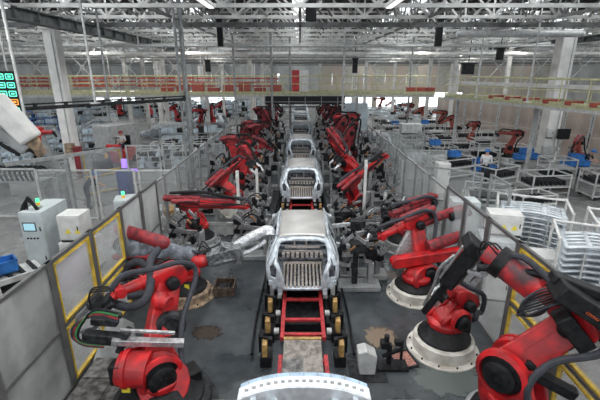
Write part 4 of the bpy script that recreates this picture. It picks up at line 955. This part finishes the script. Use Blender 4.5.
cabinet('wall_screen', 'black monitor hung beside the right white column', (15.75, 23.95, 1.55), -.1, (.72, .12, .62), 'black', 1, cat='monitor')
cabinet('light_box', 'pale box hung on the right white column', (15.12, 24.3, 1.55), 0, (.36, .2, .6), 'white', 1, cat='box')
tag(MB().cyl((-7.9, 17.6, 1.32), (-7.9, 17.6, 1.7), .12).box((-7.6, 17.6, 1.2), (.5, .05, .12)).build('violet_light', 'violet'), 'violet light bar glowing in the left aisle', 'lamp')
# display board
t = thing('display_board', 'green lit status display board at the upper left edge', 'display', (-9.1, 12.2, 4.15))
MB().box((0, 0, .65), (1.7, .15, 1.35)).build('case', 'black', t, bevel=.02)
for i in range(6):
    for j in range(5):
        x = -.68+i*.272; z = .14+j*.24; am = (i+2*j) % 7 == 0 and i > 3
        MB().box((x, -.085, z), (.2, .01, .025)).box((x-.1, -.085, z+.07), (.022, .01, .14)).box((x, -.085, z+.14), (.2, .01, .025)).box((x+.1, -.085, z+.07), (.022, .01, .14)).box((x, -.085, z+.07), (.10, .01, .05)).build('alarm_cell' if am else 'display_cell', 'ledo' if am else 'led', t)
MB().cyl((-.6, 0, 1.3), (-.6, 0, 4.0), .03).cyl((.6, 0, 1.3), (.6, 0, 4.0), .03).build('hanger', 'grey', t)

# ------------------------------------------------------------ vehicles
t = thing('tugger', 'red electric tugger parked in the left aisle beside the container', 'vehicle', (-11.0, 24.4, 0), -.1)
MB().box((0, 0, .55), (1.0, 1.7, .75)).box((0, -.8, .85), (.95, .2, .9)).build('body', 'red', t, bevel=.08)
MB().box((0, .3, 1.0), (.7, .5, .2)).box((0, .55, 1.35), (.7, .12, .6)).build('seat', 'black', t, bevel=.04)
for sx_ in (-1, 1):
    for yy in (-.55, .6): MB().cyl((sx_*.42, yy, .22), (sx_*.54, yy, .22), .22).build('wheel', 'rubber', t)
MB().tube([(0, -.6, 1.2), (0, -.4, 1.6)], .03).lathe((0, -.4, 1.6), [(.2, 0), (.2, .03), (.16, .03)], n=16).build('steering', 'black', t)
MB().box((.0, -.905, .95), (.5, .01, .12)).build('plate', 'white', t)
t = thing('forklift', 'dark forklift with orange lamp beside the left white column', 'vehicle', (-10.9, 21.6, 0), .4)
MB().box((0, 0, .5), (.9, 1.1, .7)).build('body', 'black', t, bevel=.06)
MB().bar((-.4, -.5, .1), (-.4, -.5, 1.5), .08).bar((.4, -.5, .1), (.4, -.5, 1.5), .08).bar((-.4, -.5, 1.5), (.4, -.5, 1.5), .08).build('mast', 'dark', t)
MB().box((.25, .3, .95), (.2, .2, .2)).build('lamp', 'amber', t)
for sx_ in (-1, 1): MB().cyl((sx_*.38, .3, .2), (sx_*.5, .3, .2), .2).build('wheel', 'rubber', t)

# ------------------------------------------------------------ people
def person(label, loc, rz, top, J, cap='blue', sc_=1.0):
    """J: joints of a figure facing -Y; the body grows as one skinned surface"""
    names_ = list(J); idx = {n_: i for i, n_ in enumerate(names_)}
    E_ = [('pelvis', 'chest'), ('chest', 'neck'), ('neck', 'head'), ('head', 'crown')]
    for s in 'LR': E_ += [('chest', 'sh'+s), ('sh'+s, 'el'+s), ('el'+s, 'wr'+s), ('pelvis', 'hip'+s), ('hip'+s, 'kn'+s), ('kn'+s, 'an'+s), ('an'+s, 'toe'+s)]
    rad = dict(pelvis=.15, chest=.17, neck=.06, head=.095, crown=.085, sh=.075, el=.05, wr=.035, hip=.105, kn=.07, an=.05, toe=.04)
    me = bpy.data.meshes.new('worker'); me.from_pydata([J[n_] for n_ in names_], [(idx[a], idx[b]) for a, b in E_], [])
    o = bpy.data.objects.new('worker', me); sc.collection.objects.link(o)
    o.modifiers.new('skin', 'SKIN'); o.modifiers.new('sub', 'SUBSURF').levels = 1
    me.attributes
    if not me.skin_vertices: 
        bpy.context.view_layer.objects.active = o
    sv = me.skin_vertices[0].data
    for n_, i in idx.items():
        r_ = rad.get(n_, rad.get(n_[:-1], .05)); sv[i].radius = (r_, r_*.85 if n_ in ('pelvis', 'chest') else r_); sv[i].use_root = n_ == 'pelvis'
    dg = bpy.context.evaluated_depsgraph_get(); m2 = bpy.data.meshes.new_from_object(o.evaluated_get(dg)); m2.name = 'worker'
    bpy.data.objects.remove(o)
    b = MB(); b._add([v.co for v in m2.vertices], [tuple(p.vertices) for p in m2.polygons])
    hz = J['neck'][2]; pz = J['pelvis'][2]
    def near(c, a, bb):
        a, bb = V(a), V(bb); t_ = max(0, min(1, (c-a).dot(bb-a)/(bb-a).length_squared)); return (c-(a+(bb-a)*t_)).length
    for k, p in enumerate(m2.polygons):
        c = p.center
        segs = {0: [('neck', 'head'), ('head', 'crown'), ('elL', 'wrL'), ('elR', 'wrR')], 1: [('pelvis', 'chest'), ('chest', 'shL'), ('chest', 'shR'), ('shL', 'elL'), ('shR', 'elR')], 2: [('hipL', 'knL'), ('hipR', 'knR'), ('knL', 'anL'), ('knR', 'anR'), ('anL', 'toeL'), ('anR', 'toeR'), ('pelvis', 'hipL'), ('pelvis', 'hipR')]}
        b.m[k] = min(((near(c, J[x_], J[y_]), i) for i, l_ in segs.items() for x_, y_ in l_))[1]
    b.i = 0
    h = V(J['head']); fwd = V((0, -1, 0)); b.cyl(h+V((0, -.09, -.01)), h+V((0, -.125, -.03)), .012, .018, 6)
    for s in 'LR':        # palms with four fingers and a thumb
        wv = V(J['wr'+s]); dv = (wv-V(J['el'+s])).normalized(); x_, y_, z_ = basis(dv)
        b.bar(wv, wv+dv*.09, .08, .035)
        for q in range(4): p_ = wv+dv*.085+x_*(-.03+.02*q); l_ = (.06, .075, .07, .05)[q]; b.tube([p_, p_+dv*l_*.6, p_+dv*l_+y_*.02], .009, 6, False)
        b.tube([wv+dv*.03+x_*.035, wv+dv*.06+x_*.06, wv+dv*.09+x_*.06], .011, 6, False)
    b.T = Matrix.Identity(4)
    o = b.build('person', ['skin', top, 'pants']); tag(o, label, 'person'); o.location = loc; o.rotation_euler = (0, 0, rz); o.scale = (sc_,)*3
    c = MB(); c.lathe(h+V((0, .01, .03)), [(.118, 0), (.125, .03), (.12, .09), (.08, .14), (.02, .155)], n=16); c.prism([h+V((-.09, -.08, .035)), h+V((.09, -.08, .035)), h+V((.06, -.19, .03)), h+V((-.06, -.19, .03))], (0, 0, .015)); c.build('cap', cap, o)
    e = MB()
    for s in (-1, 1): e.ball(h+V((s*.035, -.088, .005)), .012, 8)
    e.box(h+V((0, -.09, -.055)), (.04, .01, .008)); e.build('face_features', 'black', o)
    return o
stand = dict(pelvis=(0, 0, .95), chest=(0, 0, 1.28), neck=(0, 0, 1.46), head=(0, -.02, 1.58), crown=(0, 0, 1.66), shL=(.19, 0, 1.40), elL=(.25, -.02, 1.12), wrL=(.2, -.22, .98), shR=(-.19, 0, 1.40), elR=(-.25, -.02, 1.12), wrR=(-.2, -.25, 1.0), hipL=(.1, 0, .9), knL=(.11, -.03, .5), anL=(.11, .02, .08), toeL=(.12, -.14, .04), hipR=(-.1, 0, .9), knR=(-.11, -.03, .5), anR=(-.11, .02, .08), toeR=(-.12, -.14, .04))
lean = dict(stand, chest=(0, -.22, 1.22), neck=(0, -.36, 1.34), head=(0, -.45, 1.42), crown=(0, -.47, 1.51), shL=(.19, -.28, 1.29), elL=(.27, -.42, 1.05), wrL=(.15, -.6, .98), shR=(-.19, -.28, 1.29), elR=(-.27, -.42, 1.05), wrR=(-.15, -.6, .98))
sit = dict(stand, hipL=(.1, -.02, .9), knL=(.13, -.42, .88), anL=(.13, -.46, .5), toeL=(.13, -.62, .46), hipR=(-.1, -.02, .9), knR=(-.13, -.42, .88), anR=(-.13, -.46, .5), toeR=(-.13, -.62, .46), wrL=(.1, -.5, 1.1), wrR=(-.1, -.5, 1.1))
person('person in white shirt and blue cap walking beside the blue crates in the right aisle', (9.3, 19.6, 0), 2.6, 'shirtw', stand, sc_=1.02)
person('person in dark clothes and blue cap behind the trolleys at the right edge', (15.0, 20.9, 0), .6, 'shirtd', lean)
person('person in dark clothes and blue cap bending over in the left aisle', (-8.75, 15.7, 0), 1.9, 'shirtd', lean)
person('person in white shirt sitting on the red tugger', (-11.0, 24.6, .22), .0, 'shirtw', sit, 'dred')

# ------------------------------------------------------------ trolleys, racks, crates
def trolley(w_=1.7, d_=1.1, h=1.15, lev=2, m_='lgrey', mesh=True):
    t = thing('trolley', '', 'trolley'); b = MB()
    for x in (-w_/2, w_/2):
        for y in (-d_/2, d_/2): b.box((x, y, h/2+.1), (.05, .05, h))
    for k in range(lev+1):
        z = .2+(h-.12)*k/lev
        for y in (-d_/2, d_/2): b.box((0, y, z), (w_, .04, .05))
        for x in (-w_/2, w_/2): b.box((x, 0, z), (.04, d_, .05))
    b.box((0, -d_/2, .2+(h-.12)*.5/lev), (w_, .02, .02)); b.build('frame', m_, t)
    for k in range(lev): MB().box((0, 0, .22+(h-.12)*k/lev), (w_-.04, d_-.04, .02)).build('shelf', 'grey', t)
    for x in (-1, 1):
        for y in (-1, 1): MB().cyl((x*w_*.42, y*d_*.42-.03, .08), (x*w_*.42, y*d_*.42+.03, .08), .08, n=12).build('caster', 'rubber', t)
    for x in range(8): MB().box((-w_*.42+x*w_*.12, 0, .22+(h-.12)/lev+.12), (.06, d_*.8, .2)).build('carried_part', 'dark', t)
    return t
tr = [Proto(trolley()), Proto(trolley(1.3, 1.0, 1.4, 3)), Proto(trolley(1.9, 1.2, 1.0, 2, 'white'))]
tpos = [(10.7, 17.0, 0, .1), (13.7, 17.3, 0, 0), (9.3, 18.4, 0, .5), (12.4, 18.9, 1, 0), (8.2, 21.0, 2, .4), (15.9, 17.5, 2, 0), (8.3, 23.6, 0, .1), (7.9, 25.3, 1, 0), (8.0, 27.2, 2, 0), (8.1, 29.3, 0, 0), (8.0, 31.3, 1, 0), (10.2, 26, 2, 0), (10.1, 28.4, 0, .1), (10.3, 30.8, 1, 0), (10.2, 33.4, 0, 0), (12.5, 27.5, 1, 0), (12.6, 30.5, 2, 0), (8, 34, 2, 0), (8.1, 37, 0, 0), (10.4, 36.5, 1, 0), (12.8, 34, 0, 0), (7.9, 40, 1, 0), (10.5, 41, 0, 0), (13, 39, 2, 0), (14.3, 31, 1, 0), (14.6, 35.5, 0, 0), (17.5, 18.5, 1, 0), (10.9, 23.4, 1, .1), (13.1, 24.6, 2, 0)]
for k, (x, y, v, rz) in enumerate(tpos):
    tr[v].put((x, y, 0), rz, 'pale steel trolley with dark parts in the right aisle, %s from the viewer' % (ordn+['twenty-sixth', 'twenty-seventh', 'twenty-eighth', 'twenty-ninth', 'thirtieth'])[sum(1 for a in tpos if (a[1], a[0]) < (y, x))], 'trolleys in the right aisle')
cr = MB(); cr.box((0, 0, .02), (.6, .4, .03))
for s in (-1, 1): cr.box((s*.29, 0, .15), (.02, .4, .28)); cr.box((0, s*.19, .15), (.6, .02, .28)); cr.box((s*.3, 0, .28), (.03, .43, .04)); cr.box((0, s*.2, .28), (.62, .03, .04))
cr.box((0, 0, .1), (.54, .34, .1))
crate = Proto(tag(cr.build('blue_crate', 'blue'), '', 'crate'))
cpos = [(9.6, 21.0, .0), (9.6, 21.0, .31), (10.3, 21.1, 0), (10.3, 21.1, .31), (11.0, 21.1, 0), (9.9, 21.6, .62), (8.2, 21.0, 1.12), (13.5, 19.75, .89), (14.2, 19.75, .89), (13.85, 19.75, 1.2), (16.2, 17.5, 1.12), (15.6, 17.6, 1.12), (15.9, 17.2, 1.42), (8.0, 23.6, 1.28), (11.9, 21.3, .9), (12.6, 21.4, .9), (12.2, 21.3, 1.2), (10.3, 33.4, 1.28), (8.0, 34, 1.12), (17.2, 20.2, 0), (17.2, 20.2, .31), (17.9, 20.2, 0)]
for k, (x, y, z) in enumerate(cpos): crate.put((x, y, z), R.uniform(-.15, .15), 'blue plastic crate in the right aisle, %s from the left' % ordn[sum(1 for a in cpos if (a[0], a[2]) < (x, z))].replace('nearest', 'first'), 'blue crates in the right aisle')
wb = MB(); wb.box((0, 0, .85), (1.6, .6, .05))
for x in (-.75, .75):
    for y in (-.25, .25): wb.box((x, y, .42), (.05, .05, .84))
wb = Proto(tag(wb.build('work_table', 'grey'), '', 'table'))
wb.put((12.3, 21.35, 0), 0, 'grey work table carrying blue crates left of the column'); wb.put((13.9, 19.8, 0), 0, 'grey work table carrying blue crates in front of the column')
# racks of pressed panels at the right edge
def panel_rack():
    t = thing('panel_rack', '', 'rack'); b = MB()
    for x in (-.95, .95):
        for y in (-.7, .7): b.cyl((x, y, 0), (x, y, 1.75), .035, n=10)
        b.cyl((x, -.7, 1.7), (x, .7, 1.7), .035, n=10); b.cyl((x, -.7, .9), (x, .7, .9), .03, n=10)
    for y in (-.7, .7): b.cyl((-.95, y, .15), (.95, y, .15), .035, n=10)
    b.cyl((-.95, .7, 1.7), (.95, .7, 1.7), .035, n=10); b.box((0, 0, .12), (1.9, 1.4, .06)); b.build('frame', 'white', t)
    b = MB()
    for x in (-.4, 0, .4): b.box((x, -.66, .8), (.03, .05, 1.3))
    b.build('divider', 'lgrey', t)
    return t
pr_ = Proto(panel_rack())
pp = MB(); n = 10
for v0, v1 in ((-.58, -.40), (-.30, -.20), (-.08, .02), (.14, .24), (.36, .52)):
    vs = [(( -1+2*k/n)*.82, v-.14*(-1+2*k/n)**2, .07*(1-(-1+2*k/n)**2)) for k in range(n+1) for v in (v0, v1)]
    pp._add(vs, [(2*k, 2*k+2, 2*k+3, 2*k+1) for k in range(n)])
for u in (-.8, -.3, .3, .8):
    pp._add([(u-.05, -.58-.14*u*u, .07*(1-u*u)), (u+.05, -.58-.14*u*u, .07*(1-u*u)), (u+.05, .5-.14*u*u, .07*(1-u*u)), (u-.05, .5-.14*u*u, .07*(1-u*u))], [(0, 1, 2, 3)])
pnl = Proto(tag(pp.build('pressed_panel', mat('pressed_panel_steel', (.60, .65, .69), .4, .1, .1, 4), solid=.03), '', 'panel'))
prs = [(7.0, 11.4, -.45), (8.9, 9.9, -.45), (7.3, 8.9, -.45), (8.6, 6.8, -.45)]
for k, (x, y, rz) in enumerate(prs[:4]):
    pr_.put((x, y, 0), rz, 'white tubular rack of pressed panels at the right edge, %s from the viewer' % names[sum(1 for a in prs[:4] if a[1] < y)], 'panel racks at the right edge')
    for q in range(9): pnl.put((x, y, .26+q*.155), rz, 'pale pressed panel, %s from the bottom of the %s white rack' % (ordn[q].replace('nearest', 'lowest'), names[sum(1 for a in prs[:4] if a[1] < y)]), 'pressed panels in the right racks')
# left aisle benches and clutter near the cabinets
t = thing('roller_table', 'dark roller table with white edge at the left edge below the cabinets', 'table', (-7.35, 8.2, 0), .85)
MB().box((0, 0, .8), (2.4, .8, .08)).box((0, -.42, .85), (2.4, .06, .14)).build('top', 'lgrey', t, bevel=.01); MB().box((0, 0, .4), (2.2, .6, .7)).build('frame', 'dark', t)
b = MB()
for k in range(9): b.cyl((-1.05+k*.26, -.33, .87), (-1.05+k*.26, .33, .87), .05, n=10)
b.build('roller', 'dark', t)
o = dup(crate.o, (-7.1, 8.55, .92), .8, 'blue crate standing on the dark roller table'); o['group'] = 'left blue crates'
for k, (x, y, h) in enumerate([(-7.4, 10.6, 1.7), (-8.3, 9.8, 2.1)]):
    t = thing('fixture_stand', 'dark tooling stand with looping hoses at left, %s from the left edge' % (['second', 'first'][k]), 'tooling stand', (x, y, 0), 0, 'tooling stands at left')
    MB().box((0, 0, h/2), (.16, .16, h)).box((0, 0, h), (.5, .3, .2)).box((0, 0, .04), (.6, .6, .08)).build('post', 'grey' if k % 2 else 'dark', t, bevel=.01)
    b = MB(); [b.tube([(-.3+q*.1, -.1, h*.3), (-.35+q*.12, -.2, h*.9), (0, -.25, h*1.25+q*.05), (.3, -.2, h*.85), (.28-q*.05, -.15, h*.3)], .045-.01*q, 8) for q in range(3)]; b.build('hose', 'black', t)
    MB().box((.15, -.1, h+.16), (.12, .12, .1)).build('lamp', 'green' if k % 2 else 'steel', t)
wf2 = thing('coil_rack', 'row of dark curved springs racked at the left edge behind the white arm', 'rack', (-12.3, 17.2, 0))
b = MB()
for k in range(9): b.tube([(-.9+k*.22, -.3, .9), (-.95+k*.22, -.35, 1.3), (-.8+k*.22, -.1, 1.5), (-.7+k*.22, .2, 1.2)], .05, 8)
b.build('curved_part', 'dark', wf2); MB().box((0, 0, .85), (2.2, .8, .08)).box((-1, 0, .42), (.08, .7, .84)).box((1, 0, .42), (.08, .7, .84)).build('frame', 'grey', wf2)
# yellow and silver step bars (px 140-180, 190-200)
for k in range(4):
    b = MB(); b.box((0, 0, .9), (.34, .7, .06)); b.box((0, .2, .45), (.08, .08, .9)); b.box((0, .2, .03), (.3, .3, .06)); b.box((0, -.34, .82), (.34, .04, .14))
    o = tag(b.build('tool_rest', ['lgrey', 'ochre'][k % 2]), 'flat %s tool rest beyond the frosted fence, %s from the left' % (['grey', 'ochre'][k % 2], ['first', 'second', 'third', 'last'][k]), 'tool rest', 'tool rests'); o.location = (-5.9+k*.42+.9, 13.2, 0); o.rotation_euler.z = .3
# background storage racks, left and right rear
def storage(v, m_):
    rr = random.Random(v); t = thing('storage_rack', '', 'rack'); b = MB()
    for x in (-1.1, 0, 1.1):
        for y in (-.45, .45): b.box((x, y, 1.1), (.06, .06, 2.2))
    for z in (.15, .8, 1.45, 2.15):
        for y in (-.45, .45): b.box((0, y, z), (2.2, .05, .06))
        for x in (-1.1, 0, 1.1): b.box((x, 0, z), (.05, .9, .05))
    b.build('frame', m_, t)
    for z in (.18, .83, 1.48):
        x = -1.0
        while x < .9:
            w_ = rr.uniform(.2, .5); h_ = rr.uniform(.15, .5); MB().box((x+w_/2, rr.uniform(-.15, .15), z+h_/2), (w_*.9, .6, h_)).build('stored_box', 'palep' if rr.random() < .6 else 'dark', t); x += w_
    return t
sr = [Proto(storage(1, 'cab')), Proto(storage(2, 'white')), Proto(storage(3, 'grey')), Proto(storage(4, 'blue'))]
n_ = 0
for j in range(12):
    y = 29+j*2.5
    for x in [-6.6-i*2.7 for i in range(8)]:
        if R.random() < .08 or (abs(x+11.6) < 2 and y < 33) or (y < 30 and x < -15): continue
        if any(math.hypot(x-a, y-c) < 3.6 for a, c in [(-10.3, 34), (-8.5, 42), (-17.5, 37.5), (-20.5, 32)]+LR): continue
        if abs(x+13.5) < 1.6 and (abs(y-40) < 1.5 or abs(y-57) < 1.5): continue
        z = R.choice([0, 1, 0, 1, 2, 3]); sr[z].put((x+R.uniform(-.3, .3), y+R.uniform(-.5, .5), 0), R.uniform(-.15, .15), '%s rack, %s row behind the left aisle, %s out from the line' % (['bluish', 'white', 'grey', 'blue'][z], ordn[j], ordn[int((-6-x)/2.7)]), ['bluish', 'white', 'grey', 'blue'][z]+' racks in the left rear', (1, 1, R.uniform(.6, 1)))
for y in (22.5, 24.8, 27.0):
    for x in (-16.5, -18.5, -20.5, -8.6, -6.6): sr[1 if x > -10 else 0].put((x-.2, y+.7, 0), .1, 'low pale rack just behind the left aisle, at %s' % ({-16.5: 'the container', -18.5: 'the outer side', -20.5: 'the far edge', -8.6: 'the line side', -6.6: 'the line fence'}[x]+{22.5: ' nearest row', 24.8: ' middle row', 27.0: ' back row'}[y]), 'low racks behind the left aisle', (.6, 1, .5))
for j in range(3):
    y = 43+j*4
    for x in [6+i*3.4 for i in range(6)]:
        if R.random() < .3 or (abs(x-15.5) < 1.6 and abs(y-59) < 2): continue
        z = R.choice([0, 1, 2]); sr[z].put((x, y, 0), R.uniform(-.1, .1), '%s rack in the right rear, %s row, %s out from the line' % (['bluish', 'white', 'grey'][z], ordn[j], ordn[int((x-5.5)/3.4)]), ['bluish', 'white', 'grey'][z]+' racks in the right rear', (1, 1, R.uniform(.5, .8)))
# blue crates row far right of the line and pale curtain
for k in range(4): sr[3].put((4.0+k*.1, 41.5+k*3.4, 0), PI/2, 'long blue rack right of the line under the walkway, %s of its row' % ordn[k], 'blue racks far down the line', (1.3, 1, .6))
tag(MB().box((4.6, 38, 1.4), (3.4, .06, 2.4)).box((2.95, 38, 1.3), (.08, .1, 2.6)).box((6.25, 38, 1.3), (.08, .1, 2.6)).build('light_curtain_screen', mat('pale_blue_screen', (.50, .60, .66), .6, 0, .1, 1)), 'pale blue screen standing right of the line under the walkway', 'screen')
# right hand cell screens behind the column robots
for k in range(11):
    a = V((19.5, 19.5, 0)); b_ = V((12.5, 37.5, 0)); p = a+(b_-a)*k/11; q = a+(b_-a)*(k+.93)/11
    t = fence((p.x, p.y), (q.x, q.y), 3.2, 'beigepane' if 'beigepane' in M else M.setdefault('beigepane', mat('beige_film', (.52, .43, .37), .5, 0, .12, .8, alpha=.85)), 'lgrey', label='beige filmed screen of the right hand cell, %s from the viewer' % names[k] if k < 11 else '', group='beige screens of the right hand cell')
# parked extra bodies far right of line
car0.put((5.6, 27.5, -.18), .05, 'loose pale car body standing right of the line beside the glazed fences')
for k, (x, y) in enumerate([(-9.3, 33), (-7.4, 41), (-16.5, 37.5), (-19, 32)]):
    car0.put((x, y, -.18), 1.2+k*.3, 'pale car body parked among the left rear racks, %s from the viewer' % ['nearest', 'third', 'farthest', 'second'][k])
b = MB(); b.box((0, 0, .35), (1.9, .9, .6)); 
for k in range(5): b.box((-.75+k*.37, -.47, .4), (.3, .04, .5))
o = tag(b.build('air_unit', 'lgrey', bevel=.02), 'ribbed pale unit on top of the glass booth right of the line', 'air unit'); o.location = (6.75, 24.6, 1.82); o.scale = (.65, .8, .9)
t = thing('glass_booth', 'glass-walled booth with flat top under the ribbed pale unit', 'booth', (6.75, 24.6, 0)); t.scale = (.7, .8, .8)
b = MB()
for x in (-1.1, 1.1):
    for y in (-.8, .8): b.box((x, y, 1.12), (.08, .08, 2.25))
b.box((0, 0, 2.22), (2.3, 1.7, .06)); b.build('frame', 'grey', t); MB().box((0, -.8, 1.1), (2.1, .02, 2.1)).build('pane', 'glassy', t)
t = thing('parts_bench', 'pale bench with glass-sided tray behind the right cell fence', 'bench', (6.7, 13.6, 0), -.3)
MB().box((0, 0, 1.0), (1.6, 1.0, .08)).box((0, 0, .5), (1.4, .8, .9)).build('cabinet', 'cab', t, bevel=.01)
b = MB()
for x in (-.75, .75):
    for y in (-.45, .45): b.box((x, y, 1.3), (.05, .05, .6))
b.box((0, -.45, 1.6), (1.55, .04, .04)); b.box((0, .45, 1.6), (1.55, .04, .04)); b.box((0, 0, 1.2), (1.5, .9, .04)); b.build('tray_frame', 'lgrey', t)
MB().box((0, 0, 1.25), (1.2, .7, .1)).build('tray_load', 'dark', t)
for k, (x, y, rz) in enumerate([(9.2, 15.2, .2), (7.2, 14.9, -.3)]):
    tr[2].put((x, y, 0), rz, 'empty white trolley in the near right aisle, %s from the line' % ['farther', 'nearer'][k], 'white trolleys in the near right aisle', (.8, .8, .8))
